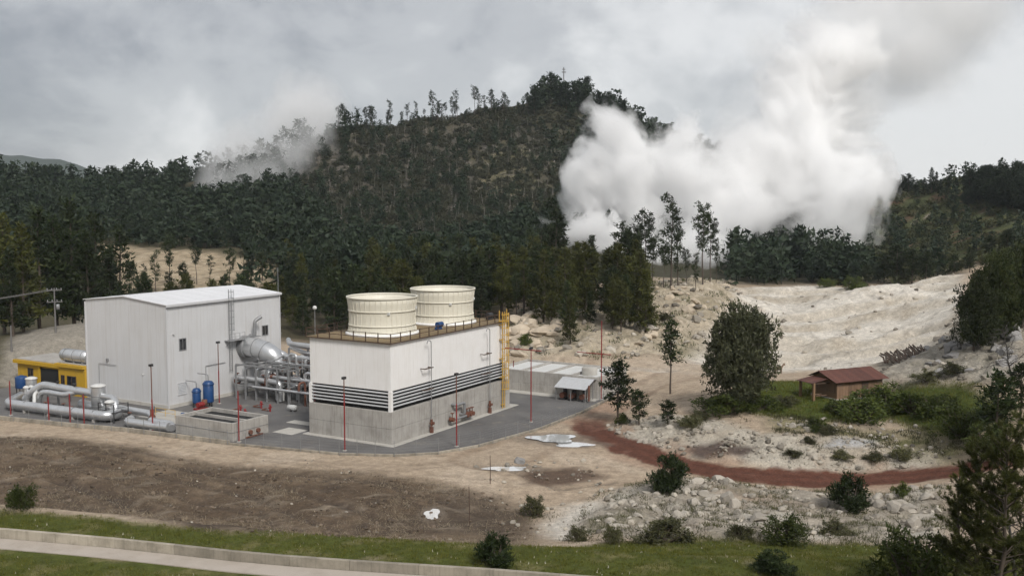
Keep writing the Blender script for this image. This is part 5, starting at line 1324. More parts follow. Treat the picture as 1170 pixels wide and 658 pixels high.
# ---- near pines with long needles in the lower right corner
def needle_pine(seed, h, cb, rmax, nbr, dens=1.0, name='needle_pine', r0=.16):
    rs = np.random.RandomState(seed); mb, pts = limbs_mb(h, r0, 8, .05, rs, .97)
    base, dirs = [], []
    for i in range(nbr):
        t = cb + (1 - cb) * (i + rs.rand()) / nbr; u = (t - cb) / (1 - cb)
        L = rmax * (.35 + .65 * (1 - u) ** .8) * rs.uniform(.6, 1.1); az = rs.rand() * 6.283; el = math.radians(rs.uniform(0, 30) + 25 * u)
        d = Vector((math.cos(az) * math.cos(el), math.sin(az) * math.cos(el), math.sin(el))); s = along(pts, min(t, .98)); e = s + d * L + Vector((0, 0, .12 * L))
        mb.tube([s, s.lerp(e, .55) - Vector((0, 0, .05 * L)), e], [.045, .03, .012], 5, cap=False)
        for j in range(int(max(6, L / .12 * dens))):
            f = rs.uniform(.3, 1.0); p = s.lerp(e, f); tw = Vector(rs.normal(0, 1, 3)) * .45 + d * .6 + Vector((0, 0, .5)); tw.normalize(); q = p + tw * rs.uniform(.15, .6)
            mb.tube([p, q], [.012, .007], 3, cap=False); base.append(tuple(q)); dirs.append(tuple(tw))
    base = np.array(base); dirs = np.array(dirs); per = 34; m = len(base) * per
    d = np.repeat(dirs, per, 0) * .75 + rs.normal(0, .55, (m, 3)); d /= np.linalg.norm(d, axis=1, keepdims=True)
    c = np.repeat(base, per, 0) - np.repeat(dirs, per, 0) * rs.uniform(0, .28, (m, 1))
    s_ = np.cross(d, rs.normal(0, 1, (m, 3))); s_ /= np.linalg.norm(s_, axis=1, keepdims=True)
    L = rs.uniform(.18, .34, (m, 1))
    V = np.stack([c - s_ * .017, c + s_ * .017, c + d * L], 1).reshape(-1, 3)
    ti = np.repeat(np.clip(np.repeat(rs.rand(len(base)), per) * .8 + rs.rand(m) * .3, 0, 1), 3)
    return mb.mesh(name + '_trunk'), np_mesh(name + '_crown', V, np.arange(m * 3).reshape(-1, 3), ti)
NP = [needle_pine(301, 12.5, .14, 3.1, 84), needle_pine(302, 11.5, .12, 3.0, 80), needle_pine(303, 9, .08, 2.5, 64)]
for i, (px, d, top, pr, h0) in enumerate(((1116, 60, 505, 0, 12.5), (1142, 58, 490, 1, 11.5), (1172, 61, 478, 0, 12.5), (1094, 66, 540, 2, 9))):
    p = survey(px, 600, d); z = Hs(p[0], d); h = survey(px, top, d)[2] - z
    plant_tree('needle_pine', NP[pr], p[0], d, h, h0, ['long-needled pine with thin trunk, left of the near pair at lower right', 'long-needled pine with the straight trunk nearest the right corner', 'long-needled pine crossing the right picture edge', 'shorter pine at the left flank of the lower right group'][i], 'tree', 'near pines at lower right', foliage('near_pine_needles', (.040, .052, .012), (.125, .130, .030)), z, 1.0)
x, y, z, h = by_px(1138, 492, 424, 112); plant_tree('young_pine', P_ROUND[3], x, y, h, 14, 'young dark pine standing behind the near pines at right', 'tree', None, F_PINE, z, 1.2)
x, y, z, h = by_px(1165, 480, 415, 116); plant_tree('young_pine', P_ROUND[0], x, y, h, 14, 'young dark pine at the right edge behind the near pines', 'tree', None, F_PINE, z, 1.2)
# bare dead trees among them
def dead_proto(seed, h, nbr, spread):
    rs = np.random.RandomState(seed); mb, pts = limbs_mb(h, .11, 8, .07, rs)
    for i in range(nbr):
        t = rs.uniform(.25, .97); s = along(pts, t); az = rs.rand() * 6.28; L = spread * rs.uniform(.4, 1) * (1.15 - t)
        p = [s]; d = Vector((math.cos(az), math.sin(az), rs.uniform(.1, .8))).normalized()
        for k in range(4): p.append(p[-1] + d * L / 4); d = (d + Vector(rs.normal(0, .3, 3))).normalized()
        mb.tube(p, [.045, .035, .026, .018, .01], 4, cap=False)
        for k in (2, 3):
            dd = (d + Vector(rs.normal(0, .7, 3))).normalized(); mb.tube([p[k], p[k] + dd * L * .25, p[k] + dd * L * .4 + Vector(rs.normal(0, .1, 3))], [.018, .012, .007], 3, cap=False)
    return mb.mesh('dead_tree')
for i, (px, d, top, sp, lab) in enumerate(((1164, 66, 545, 3.0, 'bare grey dead tree tangled in the near pines at right'), (1150, 128, 372, 7.0, 'leaning bare grey branch against the right-hand grove'))):
    p = survey(px, 600, d); z = Hs(p[0], d); h = survey(px, top, d)[2] - z
    o = link('dead_tree', dead_proto(400 + i, h, 34, sp), M_DEADWOOD, None, (p[0], d, z)); tag(o, lab, 'tree'); o.rotation_euler = (0, -.25 if i else -.1, .4)

# ---- shrubs one by one: px, foot row, width px, height px, prototype, label
SHR = [(27, 590, 34, 32, 'b', 'round green shrub at the left picture edge above the wall'), (567, 652, 40, 42, 's', 'dark pine shrub on the grass at the foreground wall'), (765, 567, 42, 48, 's', 'dark green pine shrub on the rubble below the red track'),
       (972, 588, 42, 48, 's', 'dark green pine shrub just below the right end of the track'), (1031, 576, 20, 18, 'b', 'small green shrub on the rubble near the boulders'), (757, 620, 64, 34, 'd', 'loose weedy bush where the rubble meets the grass'),
       (895, 623, 52, 38, 'b', 'bright leafy bush at the far edge of the grass bank'), (952, 616, 40, 20, 'd', 'low dull bush right of the bright leafy bush'), (885, 664, 46, 30, 's', 'dark shrub cut by the bottom picture edge'), (1040, 672, 100, 78, 'b', 'large dark bush at the foot of the near pines'),
       (700, 622, 24, 24, 'd', 'straggly weed at the left end of the rubble'), (845, 618, 30, 18, 'd', 'thin weed clump between the two leafy bushes'), (985, 482, 56, 34, 'b', 'dark bush right in front of the hut wall'), (1012, 472, 64, 36, 'b', 'broad dark bush right of the hut'), (1044, 474, 56, 30, 'b', 'dark bush in the middle of the meadow hedge'),
       (1074, 474, 50, 28, 'b', 'dark bush near the right end of the meadow hedge'), (958, 474, 34, 18, 'b', 'low bush at the left corner of the hut'), (932, 492, 26, 18, 'b', 'small bush on the pale bank below the hut'), (945, 500, 20, 13, 'd', 'tiny dull bush below the hut bank'), (830, 474, 60, 26, 'b', 'dark undergrowth left of the big tree foot'),
       (872, 468, 44, 18, 'b', 'dark undergrowth right of the big tree foot'), (896, 462, 30, 12, 'd', 'low weeds under the lean-to'), (925, 510, 18, 11, 'd', 'tuft of scrub left of the grey slab'), (1000, 530, 26, 12, 'd', 'scrub tuft above the right end of the track'), (1030, 528, 30, 14, 'd', 'scrub tuft near where the track leaves'),
       (960, 528, 24, 11, 'd', 'scrub tuft under the grey slab'), (905, 525, 20, 9, 'd', 'scrub tuft left of the track scrub'), (1100, 500, 60, 40, 'b', 'dark bush left of the young pine at right'), (1130, 520, 60, 40, 'b', 'dark bush behind the near pines'), (820, 470, 30, 16, 'd', 'dull low shrub on the rubble left of the big tree'),
       (790, 492, 30, 14, 'd', 'dull scrub on the pale rubble below the lone pine'), (800, 480, 26, 12, 'd', 'dull scrub between the lone pine and the big tree'), (712, 486, 18, 14, 'b', 'small bush at the foot of the bushy young pine'), (660, 618, 26, 20, 'd', 'dry weed left of the rubble edge'), (610, 590, 30, 26, 'd', 'dry weed on the turned soil'),
       (600, 400, 20, 16, 'b', 'bush on the boulders right of the cooling tower'), (945, 330, 18, 12, 'b', 'shrub at the back of the quarry'), (975, 333, 26, 18, 'b', 'shrub on the spoil behind the quarry'), (735, 380, 22, 16, 'b', 'shrub on the rock face below the grove'), (760, 372, 18, 10, 'd', 'low scrub on the rock face'), (1060, 440, 30, 14, 'd', 'scrub on the slope right of the hut'), (1090, 432, 36, 14, 'd', 'scrub under the right-hand grove')]
SHP = []
for i, (px, py, w, hp, kd, lab) in enumerate(SHR):
    p = hit(px, py); SHP.append((p[0], p[1], w * p[1] / FPX)); z = Hs(p[0], p[1]); k = p[1] / FPX
    pr = P_SPIKY[i % 2] if kd == 's' else P_BUSH[i % 3]; fl = 1.25 if kd == 's' else .92
    t = plant_tree('pine_shrub' if kd == 's' else 'shrub', pr, p[0], p[1], hp * k, fl, lab, 'shrub', 'shrubs', {'b': F_BUSH, 's': F_PINE, 'd': F_DULL}[kd], z, 1.0, None, ('stem', 'leaves'), .05)
    for c in t.children: c.scale = (w * k, w * k, hp * k / fl * 1.05)

# ---- groups of pines (individuals up to 300), then the forest mass
COUNT = 0
def scatter(polyg, n, dmin, seed, taken=None, near=None):
    rs = np.random.RandomState(seed); P = np.array([(p[0], p[1]) for p in polyg]); lo, hi = P.min(0), P.max(0); out = list(taken or []); new = []
    tries = 0
    while len(new) < n and tries < n * 60:
        tries += 1; q = lo + rs.rand(2) * (hi - lo)
        if sdf(P, np.array([q[0]]), np.array([q[1]]))[0] > 0: continue
        if any((q[0] - o[0]) ** 2 + (q[1] - o[1]) ** 2 < dmin * dmin for o in out): continue
        out.append(q); new.append(q)
    return new
# left grove
for i, (px, top, d) in enumerate(((6, 262, 196), (46, 252, 200), (86, 243, 206), (112, 262, 212), (28, 272, 192), (-6, 258, 198), (66, 262, 204), (140, 275, 226), (102, 280, 204), (126, 300, 216), (16, 300, 188))):
    p = survey(px, 400, d); z = Hs(p[0], d); h = survey(px, top - 16, d)[2] - z
    plant_tree('tall_pine', P_DENSE[i % 4], p[0], d, h, 20, ordl(px, (6, 46, 86, 112, 28, -6, 66, 140, 102, 126, 16), 'dense dark pine in the grove behind the yellow building'), 'tree', 'pines of the left grove', F_PINE if i not in (4, 0) else F_PINEY, z, 1.0)
    COUNT += 1
# pines scattered over the pale clearing
for i, (px, py, top) in enumerate(((178, 330, 288), (195, 328, 270), (225, 326, 282), (240, 322, 292), (262, 325, 285), (150, 326, 300), (286, 322, 290), (300, 330, 288), (210, 330, 300), (165, 322, 302), (128, 318, 280), (318, 326, 285))):
    x, y, z, h = by_px(px, py, top, 296 + (i * 7) % 26); plant_tree('clearing_pine', (P_TALL + P_ROUND)[i % 9], x, y, h, (20, 14)[(i % 9) > 4], ordl(px, (178, 195, 225, 240, 262, 150, 286, 300, 210, 165, 128, 318), 'thin pine standing against the pale clearing'), 'tree', 'pines on the clearing', F_PINE, z, 1.0); COUNT += 1
# tall slender pines on the rock ridge
for i, (px, py, top, d, pr) in enumerate(((634, 345, 233, 246, 0), (641, 345, 262, 250, 3), (728, 332, 260, 252, 1), (737, 330, 244, 256, 4), (745, 330, 272, 252, 2), (766, 328, 227, 250, 0), (775, 326, 262, 250, 3), (758, 330, 280, 248, 2), (803, 324, 236, 250, 1), (811, 324, 250, 252, 4), (818, 322, 282, 254, 3), (795, 326, 290, 248, 0), (718, 332, 268, 256, 2), (784, 326, 285, 250, 4), (628, 340, 262, 252, 1), (708, 335, 255, 258, 3))):
    x, y, z, h = by_px(px, py, top, d); plant_tree('ridge_pine', P_TALL[pr], x, y, h, 20, ordl(px, (634, 641, 728, 737, 745, 766, 775, 758, 803, 811, 818, 795, 718, 784, 628, 708), 'slender pine on the rock ridge against the steam'), 'tree', 'slender pines on the rock ridge', F_PINE, z, .95); COUNT += 1
# dense grove on the rocks
GROVE = poly([(600, 372), (640, 398), (735, 398), (745, 372), (735, 345), (690, 338), (640, 345), (605, 355)])
for i, q in enumerate(scatter(GROVE, 38, 3.8, 61)):
    h = R.uniform(7, 16) * (1 if q[0] < 32 else .8); pr = (P_DENSE + P_ROUND)[i % 8]
    plant_tree('grove_pine', pr, q[0], q[1], h, (20, 14)[(i % 8) > 3], 'bushy green pine in the grove on the rocks behind the basins', 'tree', 'pines of the rock grove', F_PINEY if R.random() < .62 else F_PINE, None, 1.0); COUNT += 1
# valley behind the plant
VALLEY = [survey(120, 400, 236)[:2], survey(300, 400, 228)[:2], survey(420, 400, 214)[:2], survey(560, 400, 220)[:2], survey(612, 400, 236)[:2], survey(640, 400, 330)[:2], survey(330, 400, 330)[:2], survey(320, 400, 262)[:2], survey(120, 400, 262)[:2]]
vp_ = scatter(VALLEY, 190, 4.6, 77)
for i, q in enumerate(vp_):
    far = (q[1] - 215) / 115; h = R.uniform(9, 15) * (1 + .25 * far)
    if q[0] < -40: h *= .72
    pr = (P_DENSE + P_ROUND + P_TALL[:2])[i % 10]
    plant_tree('valley_pine', pr, q[0], q[1], h, 14 if 4 <= i % 10 <= 7 else 20, 'dark green pine in the valley forest behind the plant', 'tree', 'pines in the valley behind the plant', F_PINEY if R.random() < .3 else F_PINE, None, 1.0); COUNT += 1
# trees at the back of the quarry
for i, (px, py, top) in enumerate(((1010, 322, 290), (1024, 322, 280), (1042, 320, 284), (1058, 318, 288), (1076, 316, 292), (990, 324, 302), (1090, 314, 290), (1108, 308, 284), (1130, 300, 270), (1150, 300, 262))):
    x, y, z, h = by_px(px, py, top, 312 - 4 * (i % 4)); plant_tree('quarry_pine', P_ROUND[i % 4], x, y, h, 14, ordl(px, (1010, 1024, 1042, 1058, 1076, 990, 1090, 1108, 1130, 1150), 'dark bushy tree at the back rim of the quarry'), 'tree', 'trees at the quarry rim', F_PINE, z, 1.3); COUNT += 1
# crest trees standing out against the sky
for i in range(58):
    px = 385 + i * 5.75 + R.uniform(-7, 7)
    crest = np.interp(px, [380, 440, 480, 540, 580, 625, 690, 718], [158, 150, 138, 131, 128, 117, 126, 145])
    d = 596 + R.uniform(-10, 8) if px > 440 else 572 + R.uniform(-8, 6)
    hgt = (6 + 11 * R.random() ** 1.3) * (1.1 if px > 595 else 1.0)
    if px < 600 and R.random() < .18: continue
    p = survey(px, 150, d)
    plant_tree('crest_pine', P_RIDGE[i % 5] if px < 600 else P_ROUND[i % 4], p[0], d, hgt, 15 if px < 600 else 14, 'thin pine on the hill crest against the sky' if px < 600 else 'rounded dark tree on the hilltop at the crest end', 'tree', 'crest pines' if px < 600 else 'hilltop trees', F_FAR, None, .95); COUNT += 1
for i in range(16):
    px = 1002 + i * 7.5 + R.uniform(-3, 3); d = 492 - i * 4.2; p = survey(px, 220, d)
    plant_tree('skyline_pine', (P_DENSE + P_ROUND)[i % 8], p[0], d, R.uniform(6, 12), 20 if i % 8 < 4 else 14, 'small dark tree on the skyline of the right-hand hill', 'tree', 'skyline trees on the right', F_FAR, None, 1.0)
for i in range(14):
    px = 1108 + i * 5.6; d = 430 - i * 3 + R.uniform(-10, 10); p = survey(px, 210, d)
    plant_tree('hilltop_broadleaf', P_BROAD[i % 3], p[0], d, R.uniform(7, 9) + 6 * min(1, max(0, (px - 1115) / 45)), 13, 'rounded dark tree crowning the right-hand hilltop', 'tree', 'right hilltop trees', F_FAR, None, .95)
# mast on the summit
p = survey(644, 120, 600); z = Hs(p[0], 600)
t = empty('radio_mast', (p[0], 600, z), 0, 'thin radio mast on the summit of the big hill', 'mast'); MB().cyl((0, 0, 0), (0, 0, 19), .3, 6).build('mast_tube', M_TIMBERPOLE, t); MB().box(-1.2, 1.2, -.15, .15, 16, 16.5).box(-.9, .9, -.15, .15, 17.6, 18).build('antenna', M_TIMBERPOLE, t)

# ---- the forest mass on the far slopes: one object
def far_proto(seed, kind):
    rs = np.random.RandomState(seed); cen, siz = [], []; h = 1.0
    for i in range(16 if kind else 13):
        u = (i + rs.rand()) / 15; z = .15 + .85 * u; rr = (.24 * (1 - u) ** .7 + .03) if kind == 0 else .24 * math.sqrt(max(.05, 1 - (2 * u - .9) ** 2 * .8))
        for k in range(2):
            a = rs.rand() * 6.28; cen.append((rr * rs.rand() ** .5 * math.cos(a), rr * rs.rand() ** .5 * math.sin(a), z)); siz.append(.13 * rs.uniform(.7, 1.3))
    V, T, ti = leaf_tris(np.array(cen), np.array(siz), rs, 5, .6, .3)
    tr = np.array([(-.012, 0, -.1), (.012, 0, -.1), (0, 0, .9), (0, -.012, -.1), (0, .012, -.1), (0, 0, .9)])
    return np.vstack([V, tr]), np.vstack([T, np.array([(0, 1, 2), (3, 4, 5)]) + len(V)]), np.append(ti, np.zeros(6))
def mass(name, protos, pts, hs, mat, label, cat, seed):
    rs = np.random.RandomState(seed); VV, TT, II = [], [], []; o = 0
    zs_ = H(np.array([p[0] for p in pts]), np.array([p[1] for p in pts]))
    for (p, h, z) in zip(pts, hs, zs_):
        V, T, ti = protos[rs.randint(len(protos))]; a = rs.rand() * 6.28; c, s = math.cos(a), math.sin(a); w = h * rs.uniform(.85, 1.25)
        q = np.stack([(V[:, 0] * c - V[:, 1] * s) * w + p[0], (V[:, 0] * s + V[:, 1] * c) * w + p[1], V[:, 2] * h + z - .2], 1)
        VV.append(q); TT.append(T + o); II.append(np.clip(ti * .7 + rs.rand() * .45 - .1, 0, 1)); o += len(V)
    ob = link(name, np_mesh(name, np.vstack(VV), np.vstack(TT), np.concatenate(II)), mat); return tag(ob, label, cat, None, 'stuff')
rs = np.random.RandomState(99)
cand = np.stack([rs.uniform(-330, 330, 26000), rs.uniform(300, 625, 26000)], 1)
cand = cand[np.abs(cand[:, 0]) < .55 * cand[:, 1] + 12]
cx_, cy_ = cand[:, 0], cand[:, 1]
burn = sstep(14, -14, sdf(RG['burnt'], cx_, cy_)); sunny = sstep(8, -8, sdf(RG['sunny'], cx_, cy_)); clr = sdf(RG['clearing'], cx_, cy_) < 3
right = sstep(95, 120, cx_ - (cy_ - 300) * .12); qq = sdf(RG['quarry'], cx_, cy_) < 4; rdg = sdf(RG['ridge'], cx_, cy_) < 0
nn_ = fbm(cx_, cy_, 40, 3, 71)
dens = np.clip(.27 + .20 * nn_, .05, 1) * (1 - .45 * burn) * (1 - .6 * sunny) * (1 - .78 * right); dens[clr | qq | rdg] = 0
dens[(cx_ > .045 * cy_) & (cx_ < .212 * cy_) & (cy_ < 398)] = 0
crestz = (cx_ > -175) & (cx_ < 14) & (cy_ > 545); dens[crestz & (cy_ > 562)] *= .55
dens[(cy_ > 300) & (cy_ < 340) & (cx_ < -30) & (cx_ > -120)] *= .5
keep = rs.rand(len(cand)) < dens
sel = cand[keep]; hs_ = (6 + 10 * rs.rand(len(sel)) ** 1.4) * (1 - .38 * burn[keep]) * (1 - .35 * right[keep]) * np.where((crestz & (cy_ > 562))[keep], .42, 1)
print('far trees', len(sel))
mass('forest', [far_proto(500 + i, i % 2) for i in range(6)], sel, hs_, F_FAR, 'dark pine forest covering the hills behind the plant', 'forest', 5)
# scrub over the right-hand hill and the burnt slope
cand = np.stack([rs.uniform(60, 330, 5200), rs.uniform(300, 520, 5200)], 1); cand = cand[(np.abs(cand[:, 0]) < .55 * cand[:, 1] + 8)]
k_ = (sdf(RG['quarry'], cand[:, 0], cand[:, 1]) > 3) & (cand[:, 0] > 95 + (cand[:, 1] - 300) * .12) & (rs.rand(len(cand)) < .5)
sel = cand[k_]
def scrub_proto(seed):
    rs = np.random.RandomState(seed); n = 14; c = np.stack([rs.uniform(-.55, .55, n), rs.uniform(-.55, .55, n), rs.uniform(.1, .8, n)], 1); return leaf_tris(c, np.full(n, .42), rs, 5, .6, .4)
mass('hillside_scrub', [scrub_proto(520 + i) for i in range(4)], sel, rs.uniform(1.2, 3.2, len(sel)), foliage('hillside_scrub_leaves', (.030, .040, .016), (.085, .085, .035), 0, .1), 'low scrub covering the right-hand hillside', 'scrub', 6)
cand = np.stack([rs.uniform(-170, 45, 7500), rs.uniform(390, 612, 7500)], 1); k_ = (sdf(RG['burnt'], cand[:, 0], cand[:, 1]) < 22)
sel = cand[k_]
mass('burnt_slope_scrub', [scrub_proto(530 + i) for i in range(4)], sel, rs.uniform(1.0, 3.0, len(sel)), foliage('burnt_scrub_leaves', (.022, .026, .014), (.062, .062, .036), 0, .1), 'dull scrub between the felled trees on the big hill', 'scrub', 7)
# pale dead trunks standing and lying on the burnt slope
VV, TT, II = [], [], []; o = 0
cand = np.stack([rs.uniform(-150, 45, 3600), rs.uniform(390, 600, 3600)], 1); cand = cand[sdf(RG['burnt'], cand[:, 0], cand[:, 1]) < 0][:1150]
zz_ = H(cand[:, 0], cand[:, 1]); z2_ = H(cand[:, 0], cand[:, 1] + 2)
for (p, z, z2) in zip(cand, zz_, z2_):
    L = rs.uniform(2.5, 8); up = rs.rand() < .3; a = rs.rand() * 6.28
    d = np.array([rs.normal(0, .08), rs.normal(0, .08), 1.0]) if up else np.array([math.cos(a), math.sin(a) * .7, (z2 - z) / 2 * math.sin(a) * .7 + rs.uniform(0, .15)])
    d /= np.linalg.norm(d); s = np.cross(d, [0, 1, .3]); s /= np.linalg.norm(s); t = np.cross(d, s); b0 = np.array([p[0], p[1], z + .3]); w = rs.uniform(.10, .2)
    VV.append(np.array([b0 + s * w, b0 - s * w * .5 + t * w, b0 - s * w * .5 - t * w, b0 + d * L])); TT.append(np.array([(0, 1, 3), (1, 2, 3), (2, 0, 3)]) + o); II.append(np.full(4, rs.rand())); o += 4
tag(link('dead_trunks', np_mesh('dead_trunks', np.vstack(VV), np.vstack(TT), np.concatenate(II)), F_DEADFAR), 'pale dead trunks strewn over the burnt hill slope', 'dead trees', None, 'stuff')
# far blue hill at the left edge
pts = []; xs = np.linspace(-1900, -600, 60)
ridge = np.interp(xs, [-1900, -1500, -1245, -1150, -1050, -900, -600], [150, 140, 138, 134, 118, 70, 10]) + 5 * fbm(xs, xs * 0, 120, 4, 91)
V = []
for j, (yy, k) in enumerate(((1900, 0), (2150, .55), (2400, 1.0), (2800, .2))): V += [(x, yy + 60 * math.sin(x * .01), h * k + (20 * (1 - k)) + 6 * float(perlin(np.array([x * .02]), np.array([j * 1.7]))[0])) for x, h in zip(xs, ridge)]
nX = len(xs)
tag(MB().add(V, [(j * nX + i, j * nX + i + 1, (j + 1) * nX + i + 1, (j + 1) * nX + i) for j in range(3) for i in range(nX - 1)], True).build('far_hill', paint('far_hill_woods', (.035, .05, .035), .95, 0, .5, (.02, .03, .02), .02)), kind='structure')

# ------------------------------------------------------------------ small brown animal grazing by the big tree
an = hit(889, 427)
def donkey():
    mb = bpy.data.meshes.new('donkey'); 
    J = [((0, 0, 1.05), .30), ((.45, 0, 1.07), .29), ((-.45, 0, 1.05), .29), ((.68, 0, 1.22), .19), ((.92, 0, 1.52), .13), ((1.10, 0, 1.62), .13), ((1.32, 0, 1.46), .075),
         ((.50, .15, .70), .105), ((.52, .15, .40), .06), ((.50, .15, .05), .055), ((.50, -.15, .70), .105), ((.56, -.15, .40), .06), ((.52, -.15, .05), .055),
         ((-.52, .15, .72), .13), ((-.62, .15, .42), .065), ((-.56, .15, .05), .055), ((-.50, -.15, .72), .13), ((-.58, -.15, .42), .065), ((-.52, -.15, .05), .055), ((-.74, 0, 1.0), .05), ((-.84, 0, .6), .035), ((1.06, .09, 1.86), .03), ((1.06, -.09, 1.86), .03)]
    E_ = [(0, 1), (0, 2), (1, 3), (3, 4), (4, 5), (5, 6), (1, 7), (7, 8), (8, 9), (1, 10), (10, 11), (11, 12), (2, 13), (13, 14), (14, 15), (2, 16), (16, 17), (17, 18), (2, 19), (19, 20), (5, 21), (5, 22)]
    mb.from_pydata([j[0] for j in J], E_, []); o = link('donkey', mb, paint('donkey_coat', (.19, .13, .09), .9, 0, .5, (.08, .055, .04), 2.0))
    sk = o.modifiers.new('skin', 'SKIN'); 
    for i, v in enumerate(mb.skin_vertices[0].data): v.radius = (J[i][1], J[i][1]); v.use_root = (i == 0)
    o.modifiers.new('sub', 'SUBSURF').levels = 1; o.modifiers['sub'].render_levels = 1
    return o
o = donkey(); o.location = (an[0], an[1], Hs(an[0], an[1]) - .02); o.rotation_euler[2] = .25; tag(o, 'small brown donkey-like animal standing right of the big tree', 'animal')

# ------------------------------------------------------------------ boulders and rubble
def rock_proto(seed, sub=2):
    import bmesh
    bm = bmesh.new(); bmesh.ops.create_icosphere(bm, subdivisions=sub, radius=1.0); rs = np.random.RandomState(seed)
    co = np.array([v.co[:] for v in bm.verts])
    for k in range(15):                                   # knock flat faces off the block
        d = rs.normal(0, 1, 3); d /= np.linalg.norm(d); lim = rs.uniform(.42, .78); t = co @ d; ex = np.clip(t - lim, 0, None); co = co - ex[:, None] * d[None] * .92
    co *= rs.uniform(.8, 1.2, 3); co += .035 * rs.normal(0, 1, co.shape)
    for v, c in zip(bm.verts, co): v.co = c
    me = bpy.data.meshes.new('boulder'); bm.to_mesh(me); bm.free(); return me
ROCKS = {k: [rock_proto(600 + 10 * q + i) for i in range(6)] for q, k in enumerate(('w', 't', 'g'))}
for k, m_ in (('w', M_ROCK), ('t', M_ROCKT), ('g', M_ROCKG)):
    for me in ROCKS[k]: me.materials.append(m_)
def boulder(x, y, s, kind, label, group, flat_=.7, sinkf=.35):
    o = bpy.data.objects.new('boulder', R.choice(ROCKS[kind])); COL.objects.link(o)
    z = Hs(x, y); o.location = (x, y, z + s * flat_ * (.5 - sinkf)); o.scale = (s * R.uniform(.8, 1.25), s * R.uniform(.8, 1.25), s * flat_ * R.uniform(.8, 1.2)); o.rotation_euler = (R.uniform(-.25, .25), R.uniform(-.25, .25), R.uniform(0, 6.28))
    return tag(o, label, 'boulder', group)
p = hit(593, 529); o = boulder(p[0], p[1], 1.3, 'g', 'large grey boulder beside the small puddle', 'lone boulders', .55, .25); o.data = ROCKS['g'][0]; o.rotation_euler = (0, 0, .6)
p = hit(640, 383); boulder(p[0], p[1], 3.4, 't', 'biggest pale boulder at the grove edge behind the basins', 'lone boulders', .8)
p = hit(737, 386); boulder(p[0], p[1], 2.4, 'w', 'white angular block on the rock face right of the grove', 'lone boulders', .9, .1)
AREAS = [(poly([(575, 408), (585, 368), (640, 372), (645, 400), (600, 410)]), 34, (1.0, 3.0), 't', 'pale rounded boulder on the slope right of the cooling tower', 'boulders right of the tower'),
         (poly([(770, 562), (830, 552), (850, 575), (845, 603), (760, 600), (740, 575)]), 40, (.4, 1.15), 'w', 'weathered boulder in the heap below the pine shrub', 'boulder heap below the pine shrub'),
         (poly([(690, 575), (740, 565), (750, 610), (700, 612)]), 20, (.35, .8), 'w', 'pale boulder at the left end of the rubble', 'boulders at the rubble left end'),
         (poly([(850, 572), (1060, 566), (1070, 612), (900, 612), (850, 605)]), 36, (.3, 1.15), 'w', 'whitish boulder on the rubble between track and grass bank', 'boulders between track and grass'),
         (poly([(980, 566), (1060, 558), (1065, 590), (990, 592)]), 16, (.6, 1.3), 'w', 'rounded pale boulder near the right end of the track', 'boulders near the track end'),
         (poly([(690, 484), (790, 484), (830, 500), (760, 512), (710, 503)]), 30, (.35, .95), 'w', 'pale stone block inside the bend of the red track', 'stones inside the track bend'),
         (poly([(1040, 412), (1170, 370), (1170, 435), (1060, 432)]), 40, (.7, 2.0), 'g', 'grey boulder on the slope below the right-hand grove', 'boulders below the right grove'),
         (poly([(655, 400), (690, 345), (830, 328), (835, 345), (760, 405)]), 44, (.6, 1.9), 't', 'tan boulder on the rock face below the slender pines', 'boulders on the rock face'),
         (poly([(880, 476), (1000, 478), (1060, 490), (1000, 505), (890, 495)]), 22, (.3, .7), 'w', 'pale stone on the bank below the hut', 'stones below the hut')]
NB = 3
for (pg, n, (a, b), kd, lab, grp) in AREAS:
    for q in scatter(pg, n, a * .8, 700 + n):
        boulder(q[0], q[1], a + (b - a) * R.random() ** 2, kd, lab, grp); NB += 1
# loose stones too many to count: one object
def stones(name, specs, mat, label, seed):
    rs = np.random.RandomState(seed); VV, TT, II = [], [], []; o = 0
    import bmesh
    bm = bmesh.new(); bmesh.ops.create_icosphere(bm, subdivisions=1, radius=1.0); bV = np.array([v.co[:] for v in bm.verts]); bT = np.array([[v.index for v in f.verts] for f in bm.faces]); bm.free()
    ps = []
    for (pg, n, a, b) in specs:
        P = np.array([(p[0], p[1]) for p in pg]); lo, hi = P.min(0), P.max(0); q = lo + rs.rand(n * 4, 2) * (hi - lo); q = q[sdf(P, q[:, 0], q[:, 1]) < 0][:n]
        q = q[(ldist(TRACK, q[:, 0], q[:, 1]) > 2.7) & (sdf(YARD, q[:, 0], q[:, 1]) > .6)]
        cl = fbm(q[:, 0], q[:, 1], 3.5, 3, 77) > -.1 + .25 * rs.rand(len(q)); q = q[cl]
        s = a + (b - a) * rs.rand(len(q)) ** 4; ps.append(np.column_stack([q, s]))
    ps = np.vstack(ps); zz = H(ps[:, 0], ps[:, 1])
    for (x, y, s), z in zip(ps, zz):
        A = rs.normal(0, 1, (3, 3)); Q, _ = np.linalg.qr(A); V = (bV * rs.uniform(.6, 1.2, 3)) @ Q.T * s + rs.normal(0, .08, bV.shape) * s; V[:, 2] *= .75
        VV.append(V + (x, y, z + s * .25)); TT.append(bT + o); II.append(np.full(len(V), rs.rand())); o += len(V)
    return tag(link(name, np_mesh(name, np.vstack(VV), np.vstack(TT), np.concatenate(II)), mat), label, 'stones', None, 'stuff')
F_STONE = foliage('loose_stone', (.12, .105, .085), (.46, .415, .345), 0, 0)
